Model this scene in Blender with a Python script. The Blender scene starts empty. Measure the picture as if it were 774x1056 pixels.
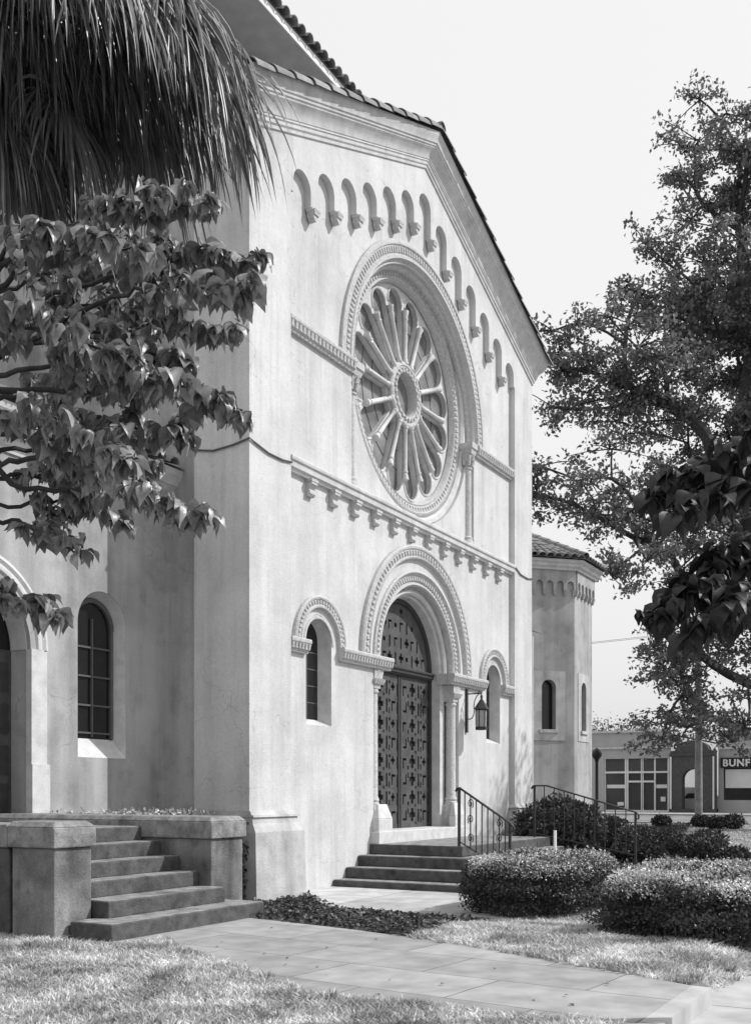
import bpy, math, random
import numpy as np
from math import pi, sin, cos, sqrt, atan2, radians
from mathutils import Vector, Matrix
from mathutils.geometry import tessellate_polygon

random.seed(7); RNG = np.random.default_rng(7)
scene = bpy.context.scene
col = scene.collection

# ------------------------------------------------------------------ camera
FPX, PX, PY = 1090.0, 387.0, 817.0            # focal length and horizon, in pixels of the 774 x 1056 photograph
TH = atan2(613, 1090)
CX, CY, CZ = -13.5716, -9.9162, 1.5
cam = bpy.data.cameras.new('camera'); camo = bpy.data.objects.new('camera', cam); col.objects.link(camo)
camo.location = (CX, CY, CZ)
camo.rotation_euler = (pi/2, 0, TH - pi/2)
cam.sensor_fit = 'HORIZONTAL'; cam.sensor_width = 36.0
cam.lens = 36.0*FPX/774.0
cam.shift_x = 0.0
cam.shift_y = (PY - 528.0)/774.0
cam.clip_start = 0.1; cam.clip_end = 3000
scene.camera = camo
FV = Vector((cos(TH), sin(TH), 0)); RV = Vector((sin(TH), -cos(TH), 0))
def at(x, y, D):
    "world point seen at photo position x, y at depth D metres"
    return Vector((CX, CY, CZ)) + D*(FV + RV*(x-PX)/FPX + Vector((0, 0, 1))*(PY-y)/FPX)

# ------------------------------------------------------------------ light
SUN = Vector((.42, -.60, .70)).normalized()
elev = math.asin(SUN.z); azim = atan2(SUN.x, SUN.y)
w = bpy.data.worlds.new('World'); scene.world = w; w.use_nodes = True
nt = w.node_tree; bg = nt.nodes['Background']
sky = nt.nodes.new('ShaderNodeTexSky'); sky.sky_type = 'NISHITA'; sky.sun_disc = False
sky.sun_elevation = elev; sky.sun_rotation = azim
sky.dust_density = 6.0; sky.air_density = 1.6; sky.ozone_density = 0.5
# black-and-white film sees mostly the blue of the sky: use that channel as the grey value, softened by summer haze
bw = nt.nodes.new('ShaderNodeSeparateColor'); nt.links.new(sky.outputs[0], bw.inputs[0])
hz = nt.nodes.new('ShaderNodeMath'); hz.operation = 'POWER'; hz.inputs[1].default_value = .10; nt.links.new(bw.outputs[2], hz.inputs[0])
h2 = nt.nodes.new('ShaderNodeMath'); h2.operation = 'MULTIPLY'; h2.inputs[1].default_value = 6.2; nt.links.new(hz.outputs[0], h2.inputs[0])
nt.links.new(h2.outputs[0], bg.inputs[0])
bg.inputs[1].default_value = 0.13
sl = bpy.data.lights.new('sun', 'SUN'); sl.energy = 4.2; sl.angle = radians(.6); sl.color = (1, 1, 1)
so = bpy.data.objects.new('sun', sl); col.objects.link(so)
so.rotation_euler = SUN.to_track_quat('Z', 'Y').to_euler()
vs = scene.view_settings
vs.view_transform = 'Standard'; vs.look = 'None'; vs.gamma = 1; vs.exposure = -0.04; vs.use_curve_mapping = False
scene.render.resolution_x = 750; scene.render.resolution_y = 1024

# ------------------------------------------------------------------ materials
MATS = {}
def mat(name, c, var=.15, scale=3.0, rough=.85, bump=.2, bscale=50, streak=0.0, spot=0.0, spec=.3, metal=0, leaf=False, island=0.0, trans=0.0, detail=6, crack=0.0):
    m = bpy.data.materials.new(name); m.use_nodes = True
    t = m.node_tree; N = t.nodes; Lk = t.links.new
    b = N['Principled BSDF']; out = N['Material Output']
    b.inputs['Roughness'].default_value = rough
    b.inputs['Metallic'].default_value = metal
    b.inputs['Specular IOR Level'].default_value = spec
    tc = N.new('ShaderNodeTexCoord')
    def noise(sc, mp=None, det=detail):
        n = N.new('ShaderNodeTexNoise'); n.inputs['Scale'].default_value = sc; n.inputs['Detail'].default_value = det
        if mp:
            q = N.new('ShaderNodeMapping'); q.inputs['Scale'].default_value = mp
            Lk(tc.outputs['Object'], q.inputs[0]); Lk(q.outputs[0], n.inputs[0])
        else: Lk(tc.outputs['Object'], n.inputs[0])
        return n.outputs[0]
    def mr(x, a, b_, lo, hi):
        r = N.new('ShaderNodeMapRange'); r.inputs[1].default_value = a; r.inputs[2].default_value = b_
        r.inputs[3].default_value = lo; r.inputs[4].default_value = hi; Lk(x, r.inputs[0]); return r.outputs[0]
    def mul(a, b_):
        r = N.new('ShaderNodeMath'); r.operation = 'MULTIPLY'
        for i, v in enumerate((a, b_)):
            if isinstance(v, float): r.inputs[i].default_value = v
            else: Lk(v, r.inputs[i])
        return r.outputs[0]
    v = mul(mr(noise(scale), .3, .7, 1-var, 1+var), float(c))
    if streak: v = mul(v, mr(noise(1.0, (2.6, 2.6, .22)), .42, .68, 1.0, 1-streak))
    if spot: v = mul(v, mr(noise(scale*.35, None, 10), .5, .72, 1.0, 1-spot))
    v = mul(v, mr(noise(scale*14, None, 4), .3, .7, 1-.35*var-.02, 1+.35*var+.02))
    if spot: v = mul(v, mr(noise(scale*1.7, None, 12), .52, .66, 1.0, 1-spot*.55))
    if crack:
        q = N.new('ShaderNodeMapping'); q.inputs['Scale'].default_value = (.55, .55, .9); nn_ = N.new('ShaderNodeTexNoise'); nn_.inputs['Scale'].default_value = 1.8; nn_.inputs['Detail'].default_value = 5
        Lk(tc.outputs['Object'], nn_.inputs[0]); sc_ = N.new('ShaderNodeVectorMath'); sc_.operation = 'SCALE'; sc_.inputs['Scale'].default_value = .9; Lk(nn_.outputs['Color'], sc_.inputs[0])
        ad_ = N.new('ShaderNodeVectorMath'); ad_.operation = 'ADD'; Lk(tc.outputs['Object'], ad_.inputs[0]); Lk(sc_.outputs[0], ad_.inputs[1]); Lk(ad_.outputs[0], q.inputs[0])
        vo = N.new('ShaderNodeTexVoronoi'); vo.feature = 'DISTANCE_TO_EDGE'; vo.inputs['Scale'].default_value = 1.0; Lk(q.outputs[0], vo.inputs[0])
        line = mr(vo.outputs['Distance'], .0, .006, 1-crack, 1.0); msk = mr(noise(.9), .5, .58, 0.0, 1.0)
        mx_ = N.new('ShaderNodeMix'); mx_.inputs[2].default_value = 1.0; Lk(msk, mx_.inputs[0]); Lk(line, mx_.inputs[3]); v = mul(v, mx_.outputs[0])
        v = mul(v, mr(noise(1.0, (9, 9, .35), 3), .55, .75, 1.0, .88))
    if island:
        g = N.new('ShaderNodeNewGeometry'); v = mul(v, mr(g.outputs['Random Per Island'], 0, 1, 1-island, 1+island))
    Lk(v, b.inputs['Base Color'])
    if bump:
        bn = N.new('ShaderNodeBump'); bn.inputs['Strength'].default_value = bump; bn.inputs['Distance'].default_value = .02
        Lk(noise(bscale), bn.inputs['Height']); Lk(bn.outputs[0], b.inputs['Normal'])
    if trans:
        tr = N.new('ShaderNodeBsdfTranslucent'); Lk(v, tr.inputs[0])
        mx = N.new('ShaderNodeMixShader'); mx.inputs[0].default_value = trans
        Lk(b.outputs[0], mx.inputs[1]); Lk(tr.outputs[0], mx.inputs[2]); Lk(mx.outputs[0], out.inputs[0])
    MATS[name] = m; return m
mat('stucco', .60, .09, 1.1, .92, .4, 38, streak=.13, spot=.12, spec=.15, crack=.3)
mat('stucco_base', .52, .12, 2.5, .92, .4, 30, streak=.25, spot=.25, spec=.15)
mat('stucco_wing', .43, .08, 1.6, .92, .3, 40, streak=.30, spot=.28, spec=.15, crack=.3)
mat('stone', .58, .12, 5, .85, .3, 60, spot=.15, spec=.2)
mat('stone_carved', .52, .16, 22, .85, .8, 40, spot=.15, spec=.2)
mat('roof_tile', .22, .25, 4, .8, .4, 30, island=.25)
mat('soffit', .45, .1, 3, .9, .2)
mat('wood_dark', .072, .3, 6, .65, .4, 30, spec=.35)
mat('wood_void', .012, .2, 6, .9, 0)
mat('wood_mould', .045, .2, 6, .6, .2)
mat('glass_dark', .012, .3, 2, .18, 0, spec=.5)
mat('glass_rose', .19, .45, 3.0, .35, .15, 12, spec=.4)
mat('lead', .10, .1, 5, .5, 0)
mat('iron', .018, .2, 9, .5, .1, spec=.5)
mat('lantern_glass', .35, .1, 9, .25, 0)
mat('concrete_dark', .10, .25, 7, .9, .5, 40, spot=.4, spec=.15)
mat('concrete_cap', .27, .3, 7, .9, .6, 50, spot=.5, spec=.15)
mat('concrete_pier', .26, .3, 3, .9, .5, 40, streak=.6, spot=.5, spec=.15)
mat('grass_blade', .56, .55, 1.6, .6, 0, spec=.25, island=.45, trans=.25)
mat('soil', .085, .35, 9, .95, .8, 25)
mat('hedge_leaf', .075, .25, 2, .5, 0, spec=.4, island=.5, trans=.1)  # kept very dark: the shade on the hedge sides is in this colour
mat('pale_or_lit_leaf', .48, .5, 3, .5, 0, spec=.4, island=.35, trans=.1)  # paints sunlight on the hedge tops; also the pale terrace plants
mat('shrub_leaf', .055, .25, 2, .5, 0, spec=.45, island=.45, trans=.2)
mat('ivy_leaf', .075, .4, 2, .5, 0, spec=.4, island=.85, trans=.2)
mat('oak_leaf', .18, .2, 1, .5, 0, spec=.4, island=.35, trans=.35)
mat('far_leaf', .14, .2, 1, .7, 0, spec=.2, island=.3, trans=.35)
mat('dogwood_leaf', .23, .25, 30, .38, .15, 60, spec=.6, island=.5, trans=.2)
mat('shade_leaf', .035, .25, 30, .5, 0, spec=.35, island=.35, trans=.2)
mat('palm_blade', .13, .3, 8, .35, 0, spec=.6, island=.55, trans=.15)
mat('palm_dead', .30, .3, 8, .6, 0, spec=.3, island=.4, trans=.15)
mat('bark', .06, .35, 12, .95, .9, 20)
mat('bark_pale', .22, .3, 3, .9, .6, 30)
mat('twig', .045, .3, 12, .9, .4, 40)
mat('shop_wall', .42, .08, 1.5, .9, .2)
mat('shop_white', .75, .05, 2, .7, 0)
mat('brick_dark', .085, .2, 8, .9, .3, 20)
mat('shop_glass', .035, .3, .6, .08, 0, spec=.6)
mat('sign_band', .02, .2, 3, .5, 0)
mat('asphalt', .22, .15, 2, .9, .3, 80)
mat('car_paint', .6, .03, 1, .3, 0, spec=.5)
mat('tyre', .02, .1, 5, .8, 0)
mat('white_paint', .8, .04, 3, .6, 0)
# lawn ground: short turf tone with bare patches
mat('lawn', .20, .5, 3, .95, .6, 60, spot=.25)
# flagstone: paving with joints from a brick pattern
def flag_mat(name, c, bwid, bhei, rot, mortar=.012):
    m = bpy.data.materials.new(name); m.use_nodes = True
    t = m.node_tree; N = t.nodes; Lk = t.links.new; b = N['Principled BSDF']
    b.inputs['Roughness'].default_value = .9; b.inputs['Specular IOR Level'].default_value = .15
    tc = N.new('ShaderNodeTexCoord'); mp = N.new('ShaderNodeMapping'); mp.inputs['Rotation'].default_value = (0, 0, rot)
    Lk(tc.outputs['Object'], mp.inputs[0])
    nz = N.new('ShaderNodeTexNoise'); nz.inputs['Scale'].default_value = 3; nz.inputs['Detail'].default_value = 9; Lk(tc.outputs['Object'], nz.inputs[0])
    n2 = N.new('ShaderNodeTexNoise'); n2.inputs['Scale'].default_value = 1.3; n2.inputs['Detail'].default_value = 3; Lk(tc.outputs['Object'], n2.inputs[0])
    dm = N.new('ShaderNodeVectorMath'); dm.operation = 'SCALE'; dm.inputs['Scale'].default_value = .05; Lk(n2.outputs['Color'], dm.inputs[0])
    ad = N.new('ShaderNodeVectorMath'); ad.operation = 'ADD'; Lk(mp.outputs[0], ad.inputs[0]); Lk(dm.outputs[0], ad.inputs[1])
    br = N.new('ShaderNodeTexBrick'); br.inputs['Scale'].default_value = 1
    br.inputs['Color1'].default_value = (c*1.12,)*3+(1,); br.inputs['Color2'].default_value = (c*.85,)*3+(1,); br.inputs['Mortar'].default_value = (c*.5,)*3+(1,)
    br.inputs['Mortar Size'].default_value = mortar; br.inputs['Brick Width'].default_value = bwid; br.inputs['Row Height'].default_value = bhei
    Lk(ad.outputs[0], br.inputs[0])
    r = N.new('ShaderNodeMapRange'); r.inputs[1].default_value = .3; r.inputs[2].default_value = .7; r.inputs[3].default_value = .75; r.inputs[4].default_value = 1.15; Lk(nz.outputs[0], r.inputs[0])
    x = N.new('ShaderNodeVectorMath'); x.operation = 'SCALE'; Lk(br.outputs['Color'], x.inputs[0]); Lk(r.outputs[0], x.inputs['Scale'])
    Lk(x.outputs[0], b.inputs['Base Color'])
    bn = N.new('ShaderNodeBump'); bn.inputs['Strength'].default_value = .5; bn.inputs['Distance'].default_value = .01
    mt = N.new('ShaderNodeMath'); mt.operation = 'SUBTRACT'; Lk(nz.outputs[0], mt.inputs[0]); Lk(br.outputs['Fac'], mt.inputs[1])
    Lk(mt.outputs[0], bn.inputs['Height']); Lk(bn.outputs[0], b.inputs['Normal'])
    MATS[name] = m
flag_mat('flagstone', .34, 1.45, .85, pi/2+.10, .008)
flag_mat('sidewalk_slab', .45, 1.5, 1.5, 0.0)

# ------------------------------------------------------------------ helpers
def props(o, label=None, cat=None, group=None, kind=None):
    if label: o['label'] = label
    if cat: o['category'] = cat
    if group: o['group'] = group
    if kind: o['kind'] = kind
    return o
def thing(name, label, cat, loc=(0, 0, 0), group=None):
    o = bpy.data.objects.new(name, None); col.objects.link(o); o.location = loc; o.empty_display_size = .3
    return props(o, label, cat, group)
def wloc(o):
    v = Vector(o.location)
    while o.parent: o = o.parent; v = v + o.location
    return v
def link(name, me, material, parent=None, smooth=None, world=True):
    """mesh object; world=True: vertices are world coordinates and get re-based on the parent"""
    me.materials.append(MATS[material] if isinstance(material, str) else material)
    if smooth is not None:
        me.polygons.foreach_set('use_smooth', [True]*len(me.polygons))
        if smooth < 179: me.set_sharp_from_angle(angle=radians(smooth))
    o = bpy.data.objects.new(name, me); col.objects.link(o)
    if parent:
        o.parent = parent
        if world: me.transform(Matrix.Translation(-wloc(parent)))
    return o
class MB:
    def __init__(s): s.v = []; s.f = []
    def add(s, vs_, fs):
        n = len(s.v); s.v += [tuple(v) for v in vs_]; s.f += [tuple(i+n for i in f) for f in fs]; return s
    def box(s, x0, y0, z0, x1, y1, z1):
        return s.add([(x0, y0, z0), (x1, y0, z0), (x1, y1, z0), (x0, y1, z0), (x0, y0, z1), (x1, y0, z1), (x1, y1, z1), (x0, y1, z1)],
                     [(0, 3, 2, 1), (4, 5, 6, 7), (0, 1, 5, 4), (1, 2, 6, 5), (2, 3, 7, 6), (3, 0, 4, 7)])
    def frust(s, a, za, b, zb):
        "a, b = (x0,y0,x1,y1) rectangles at heights za, zb"
        return s.add([(a[0], a[1], za), (a[2], a[1], za), (a[2], a[3], za), (a[0], a[3], za), (b[0], b[1], zb), (b[2], b[1], zb), (b[2], b[3], zb), (b[0], b[3], zb)],
                     [(0, 3, 2, 1), (4, 5, 6, 7), (0, 1, 5, 4), (1, 2, 6, 5), (2, 3, 7, 6), (3, 0, 4, 7)])
    def plate(s, outer, holes=(), y0=0, y1=.1, ax='y'):
        "polygon with holes in the X-Z plane, extruded from y0 to y1"
        loops = [list(outer)] + [list(h) for h in holes]
        tri = tessellate_polygon([[Vector((p[0], p[1], 0)) for p in l] for l in loops])
        flat = [p for l in loops for p in l]; n = len(flat)
        V = [(p[0], y0, p[1]) for p in flat] + [(p[0], y1, p[1]) for p in flat]
        F = [tuple(t) for t in tri] + [tuple(i+n for i in reversed(t)) for t in tri]
        k = 0
        for l in loops:
            m = len(l)
            for i in range(m):
                j = (i+1) % m; F.append((k+i, k+j, k+j+n, k+i+n))
            k += m
        if ax == 'x': V = [(y, x, z) for (x, y, z) in V]
        return s.add(V, F)
    def arc(s, cx, cz, prof, a0, a1, n=48, closed=False):
        "sweep a profile of (radius, y) about the Y axis through cx, cz"
        full = abs(a1-a0) >= 2*pi-1e-6; m = len(prof); V = []; F = []
        N_ = n if full else n+1
        for i in range(N_):
            a = a0+(a1-a0)*i/n
            V += [(cx+r*cos(a), y, cz+r*sin(a)) for r, y in prof]
        for i in range(n):
            i2 = (i+1) % N_
            for j in range(m if closed else m-1):
                j2 = (j+1) % m; F.append((i*m+j, i*m+j2, i2*m+j2, i2*m+j))
        return s.add(V, F)
    def arc_blocks(s, cx, cz, r0, r1, y0, y1, n, a0, a1, fill=.55):
        for i in range(n):
            a = a0+(a1-a0)*(i+.5)/n; h = (a1-a0)/n*fill/2
            q = [(r0, a-h), (r1, a-h), (r1, a+h), (r0, a+h)]
            P = [(cx+r*cos(t), cz+r*sin(t)) for r, t in q]; c = (sum(p[0] for p in P)/4, sum(p[1] for p in P)/4)
            V = [(p[0], y1, p[1]) for p in P]+[(c[0]+(p[0]-c[0])*.7, y0, c[1]+(p[1]-c[1])*.7) for p in P]
            s.add(V, [(4, 5, 6, 7), (0, 1, 5, 4), (1, 2, 6, 5), (2, 3, 7, 6), (3, 0, 4, 7)])
        return s
    def lathe(s, c, prof, n=16):
        "vertical turned shape; prof = (radius, z)"
        m = len(prof); V = []; F = []
        for i in range(n):
            a = 2*pi*i/n; V += [(c[0]+r*cos(a), c[1]+r*sin(a), c[2]+z) for r, z in prof]
        for i in range(n):
            i2 = (i+1) % n
            for j in range(m-1): F.append((i*m+j, i2*m+j, i2*m+j+1, i*m+j+1))
        return s.add(V, F)
    def tube(s, pts, rad, n=8, cap=True):
        pts = [Vector(p) for p in pts]; R = rad if hasattr(rad, '__len__') else [rad]*len(pts)
        V = []; F = []; pu = None
        for i, p in enumerate(pts):
            d = (pts[min(i+1, len(pts)-1)]-pts[max(i-1, 0)])
            d = d.normalized() if d.length > 1e-9 else Vector((0, 0, 1))
            if pu is None:
                pu = d.orthogonal().normalized()
            pu = (pu-d*pu.dot(d))
            pu = pu.normalized() if pu.length > 1e-6 else d.orthogonal().normalized()
            q = d.cross(pu)
            for k in range(n):
                a = 2*pi*k/n; V.append(tuple(p+(pu*cos(a)+q*sin(a))*R[i]))
        for i in range(len(pts)-1):
            for k in range(n):
                k2 = (k+1) % n; F.append((i*n+k, i*n+k2, (i+1)*n+k2, (i+1)*n+k))
        if cap: F += [tuple(range(n-1, -1, -1)), tuple((len(pts)-1)*n+k for k in range(n))]
        return s.add(V, F)
    def sweep(s, path, prof, dirs):
        "path points with a per-point out vector (mitre); profile (out, up)"
        m = len(prof); V = []; F = []
        for p, d in zip(path, dirs):
            for o, h in prof: V.append((p[0]+d[0]*o, p[1]+d[1]*o, p[2]+h))
        for i in range(len(path)-1):
            for j in range(m-1): F.append((i*m+j, (i+1)*m+j, (i+1)*m+j+1, i*m+j+1))
        return s.add(V, F)
    def build(s, name, material, parent=None, smooth=None):
        me = bpy.data.meshes.new(name); me.from_pydata(s.v, [], s.f); me.update()
        import bmesh
        b = bmesh.new(); b.from_mesh(me); bmesh.ops.recalc_face_normals(b, faces=b.faces); b.to_mesh(me); b.free()
        return link(name, me, material, parent, smooth)
def npmesh(name, V, F, material, parent=None, smooth=False):
    me = bpy.data.meshes.new(name); V = np.asarray(V, np.float32); F = np.asarray(F, np.int32)
    me.vertices.add(len(V)); me.vertices.foreach_set('co', V.ravel())
    k = F.shape[1]; me.loops.add(F.size); me.loops.foreach_set('vertex_index', F.ravel())
    me.polygons.add(len(F)); me.polygons.foreach_set('loop_start', np.arange(0, F.size, k, dtype=np.int32))
    me.polygons.foreach_set('loop_total', np.full(len(F), k, np.int32))
    me.update(calc_edges=True)
    return link(name, me, material, parent, 180 if smooth else None)
def nrm(a): return a/np.maximum(np.linalg.norm(a, axis=1, keepdims=True), 1e-9)
T_SMALL = (np.array([(0, 0, 0), (.5, .5, .12), (1, 0, 0), (.5, -.5, .12)]), np.array([(0, 1, 2), (0, 2, 3)]))
T_BIG = (np.array([(0, 0, 0), (.18, .30, .07), (.48, .48, .09), (.80, .26, .02), (1.06, 0, -.16), (.80, -.26, .02), (.48, -.48, .09), (.18, -.30, .07), (.25, 0, .0), (.62, 0, -.01)]),
         np.array([(0, 1, 8), (1, 2, 8), (8, 2, 9), (2, 3, 9), (3, 4, 9), (9, 4, 5), (9, 5, 6), (8, 9, 6), (8, 6, 7), (0, 8, 7)]))
def leaf_arrays(P, D, Nn, L, Wd, T=T_SMALL):
    D = nrm(D); S = nrm(np.cross(Nn, D)); U = np.cross(D, S)
    t, f = T; n = len(P); L = np.broadcast_to(np.asarray(L, float), (n,))[:, None, None]; Wd = np.broadcast_to(np.asarray(Wd, float), (n,))[:, None, None]
    V = P[:, None, :] + D[:, None, :]*t[None, :, 0:1]*L + S[:, None, :]*t[None, :, 1:2]*Wd + U[:, None, :]*t[None, :, 2:3]*L
    F = f[None]+(np.arange(n)*len(t))[:, None, None]
    return V.reshape(-1, 3), F.reshape(-1, 3)
def arch(cx, z0, zs, r, n=24, r2=None):
    "arched opening outline, counter-clockwise from the bottom left"
    return [(cx-r, z0), (cx+r, z0)] + [(cx+r*cos(pi*i/n), zs+r*sin(pi*i/n)) for i in range(n+1)]

# ================================================================== SETTING
def gz(x, y):
    "ground height"
    a = min(max((x+3.4)/3.6, 0), 1); a = a*a*(3-2*a)
    z = -.24*a
    if x > 22: z += .42*min((x-22)/30, 1)
    if x > -4.9 and y < -7.6: z -= .15*min((-7.6-y)/.45, 1)
    return z
def sheet(name, xs, ys, dz, material, kind='structure', label=None):
    V = [(x, y, gz(x, y)+dz-(.35 if y < -8.1 else 0)) for x in xs for y in ys]; n = len(ys)
    F = [(i*n+j, (i+1)*n+j, (i+1)*n+j+1, i*n+j+1) for i in range(len(xs)-1) for j in range(n-1)]
    o = MB().add(V, F).build(name, material); props(o, label, None, None, kind); return o
fine = [-6+.5*i for i in range(25)]
sheet('ground', [-900, -300, -90, -40, -20, -10]+fine+[8, 12, 16, 22, 30, 40, 52, 90, 300, 900], [-900, -200, -60, -8.12, -8.05, -7.82, -7.6, 0, 3, 10, 60, 200, 900], 0, 'lawn', label='lawn and open ground around the church')
# flagstone path leading from the side steps out to the pavement
path_pts = [(-6.9, -8.05), (-7.1, -5.6), (-6.2, -3.6), (-5.85, -1.3), (-3.39, -1.3), (-3.42, -2.55), (-3.68, -3.9), (-4.15, -5.6), (-4.75, -6.9), (-5.3, -8.05)]
me = bpy.data.meshes.new('flagstone_path')
tri = tessellate_polygon([[Vector((x, y, 0)) for x, y in path_pts]])
m_ = MB(); n = len(path_pts)
m_.add([(x, y, .012) for x, y in path_pts]+[(x, y, -.3) for x, y in path_pts], [tuple(t) for t in tri]+[(i, (i+1) % n, (i+1) % n+n, i+n) for i in range(n)])
props(m_.build('flagstone_path', 'flagstone'), 'pale flagstone path from the side steps to the pavement', kind='structure')
# public pavement along the street, one step down
PV = MB()
xs = [-40, -20, -10, -5.3, -3.4]+[-2.6+.8*i for i in range(5)]+[4, 12, 25, 45]
def shiftz(x): return gz(x, 0)-.14
V = []; F = []
for x in xs: V += [(x, -8.05, shiftz(x)+.012), (x, -11.6, shiftz(x)+.012)]
for i in range(len(xs)-1): F.append((2*i, 2*i+2, 2*i+3, 2*i+1))
PV.add(V, F)
props(PV.build('sidewalk', 'sidewalk_slab'), 'pale concrete pavement beside the street', kind='structure')
KB = MB()
for i in range(len(xs)-1):
    a, b = xs[i], xs[i+1]
    for (yy0, yy1) in ((-8.2, -8.052),):
        if b <= -5.2: KB.add([(a, yy0, shiftz(a)-.2), (b, yy0, shiftz(b)-.2), (b, yy1, shiftz(b)-.2), (a, yy1, shiftz(a)-.2), (a, yy0, gz(a, 0)+.010), (b, yy0, gz(b, 0)+.010), (b, yy1, gz(b, 0)+.012), (a, yy1, gz(a, 0)+.012)], [(0, 3, 2, 1), (4, 5, 6, 7), (0, 1, 5, 4), (1, 2, 6, 5), (2, 3, 7, 6), (3, 0, 4, 7)])
props(KB.build('kerb', 'sidewalk_slab'), 'concrete kerb between the lawn and the pavement', kind='structure')
# front walk from the stoop, concrete pad by the side steps
m_ = MB(); m_.box(4.2, -8.03, -.3, 8.4, -3.0, -.222); m_.build('front_walk', 'sidewalk_slab')['kind'] = 'structure'
m_ = MB(); m_.plate([(1.75, .11), (1.75, -.6), (-.9, -4.2), (.2, -4.8), (4.0, -4.3), (4.0, .11)], (), 0, 0)
pad = [(1.6, .12), (-.35, -1.75), (-.75, -4.4), (.5, -4.8), (4.0, -4.3), (4.0, .12)]
tri = tessellate_polygon([[Vector((x, y, 0)) for x, y in pad]]); n = len(pad)
m_ = MB(); m_.add([(x, y, -.205) for x, y in pad]+[(x, y, -.4) for x, y in pad], [tuple(t) for t in tri]+[(i, (i+1) % n, (i+1) % n+n, i+n) for i in range(n)])
props(m_.build('paving_pad', 'sidewalk_slab'), 'pale concrete pad at the foot of the stoop', kind='structure')
# cross street beyond the lawn and its near pavement
m_ = MB(); V = []; F = []
m_.add([(38, -60, .02), (48.5, -60, .12), (48.5, 70, .12), (38, 70, .02)], [(0, 1, 2, 3)])
props(m_.build('road', 'asphalt'), 'cross street between the lawn and the shops', kind='structure')
m_ = MB(); m_.box(48.5, -60, -.2, 53.98, 70, .235)
props(m_.build('far_sidewalk', 'sidewalk_slab'), 'pavement in front of the shops', kind='structure')

# ================================================================== CHURCH
CXC = 6.17; W0, W1 = 0.0, 12.34
def LZ(x): return 12.08+.40*min(x, W1-x)
ch = thing('church', 'pale stucco church with round arched doorway, rose window and gabled tile roof', 'church', (CXC, .5, 0))
# --- front wall with openings
RZ = 9.87       # centre of the rose
HS = 9.55       # springing of its hood
NR = 2.78
wall_o = [(1.0, -.6), (11.34, -.6), (11.34, 12.55), (CXC, 14.62), (1.0, 12.55)]
def u_niche(r, zb, zs, n=48): return [(CXC-r, zb), (CXC+r, zb)]+[(CXC+r*cos(pi*i/n), zs+r*sin(pi*i/n)) for i in range(n+1)]
wins = [2.25, 10.09]
holes = [u_niche(NR, 7.24, HS), arch(CXC, -.3, 4.13, 1.95, 40)]+[arch(x, 2.68, 4.22, .42, 24) for x in wins]
MB().plate(wall_o, holes, .13, .50).build('front_wall', 'stucco', ch)
# inner skin behind the front wall (rose niche back, window reveals bedded in it)
inner_h = [[(CXC+2.26*cos(2*pi*i/48), RZ+2.26*sin(2*pi*i/48)) for i in range(48)], arch(CXC, -.3, 4.13, 1.46, 36)]
MB().plate(wall_o, inner_h, .502, .80).build('inner_wall', 'stucco', ch)
# --- corner piers
for x0, x1 in ((W0, 1.176), (11.16, W1)):
    m_ = MB()
    P = [(x0, -.6), (x1, -.6), (x1, LZ(x1)+.35), (x0, LZ(x0)+.35)]
    m_.plate(P, (), 0, 1.108); m_.build('pier', 'stucco', ch)
    b = MB(); e0 = x0; e1 = x1
    y1 = 1.108
    def rect(p): return (e0-p*.35 if x0 == 0 else e0-p, -p, e1+p, y1+.02)
    b.frust(rect(.20), -.6, rect(.16), .86); b.frust(rect(.16), .86, rect(.09), 1.0)
    b.frust(rect(.09), 1.0, rect(.075), 1.10); b.frust(rect(.11), 1.10, rect(.10), 1.135); b.frust(rect(.06), 1.135, rect(.015), 1.20)
    b.build('pier_base', 'stucco_base', ch)
# --- arcaded band under the cornice (Lombard band) with corbels
vx = [CXC+.775*k for k in range(-6, 7)]; hw = .27
def crown(x): return 13.98-.405*abs(x-CXC)
pts = [(1.176, LZ(1.176)+.35)]
prev = 1.176
for i, x in enumerate(vx):
    zs = crown(x)-hw
    zl = (crown(vx[i-1] if i else x-.0)-hw) if i else zs
    # leg to the left of this void ends below the lower springing
    leg = min(zs, zl)-.22
    pts += [(prev, leg), (x-hw, leg)]
    pts += [(x-hw*cos(pi*k/14), zs+hw*sin(pi*k/14)) for k in range(15)]
    prev = x+hw
zs = crown(vx[-1])-hw
pts += [(prev, zs-.22), (11.16, zs-.22), (11.16, LZ(11.16)+.35), (CXC, LZ(CXC)+.35)]
MB().plate(pts, (), 0.0, .128).build('arcade_band', 'stucco', ch)
cb = MB()
cb.plate([(-.14, 0), (.14, 0), (.14, -.05), (.10, -.08), (.10, -.14), (.03, -.24), (-.03, -.24), (-.10, -.14), (-.10, -.08), (-.14, -.05)], (), -.035, .13)
cb.frust((-.09, -.06, .09, .0), -.12, (-.12, -.085, .12, .0), -.02)
cb.v = [(x*.82, y*.8, z*.82) for (x, y, z) in cb.v]
corb = cb.build('arcade_corbel', 'stone_carved', None); corb.parent = ch
first = True
for i in range(1, 13):
    xa = (vx[i-1]+hw if i else 1.06); xb = (vx[i]-hw if i < 13 else 11.24)
    xm = (xa+xb)/2
    zz = min(crown(vx[min(i, 12)]), crown(vx[max(i-1, 0)]))-hw-.22
    o = corb if first else corb.copy()
    if not first: col.objects.link(o); o.parent = ch
    first = False
    o.location = Vector((xm, 0, zz-.002))-Vector(ch.location)
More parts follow.
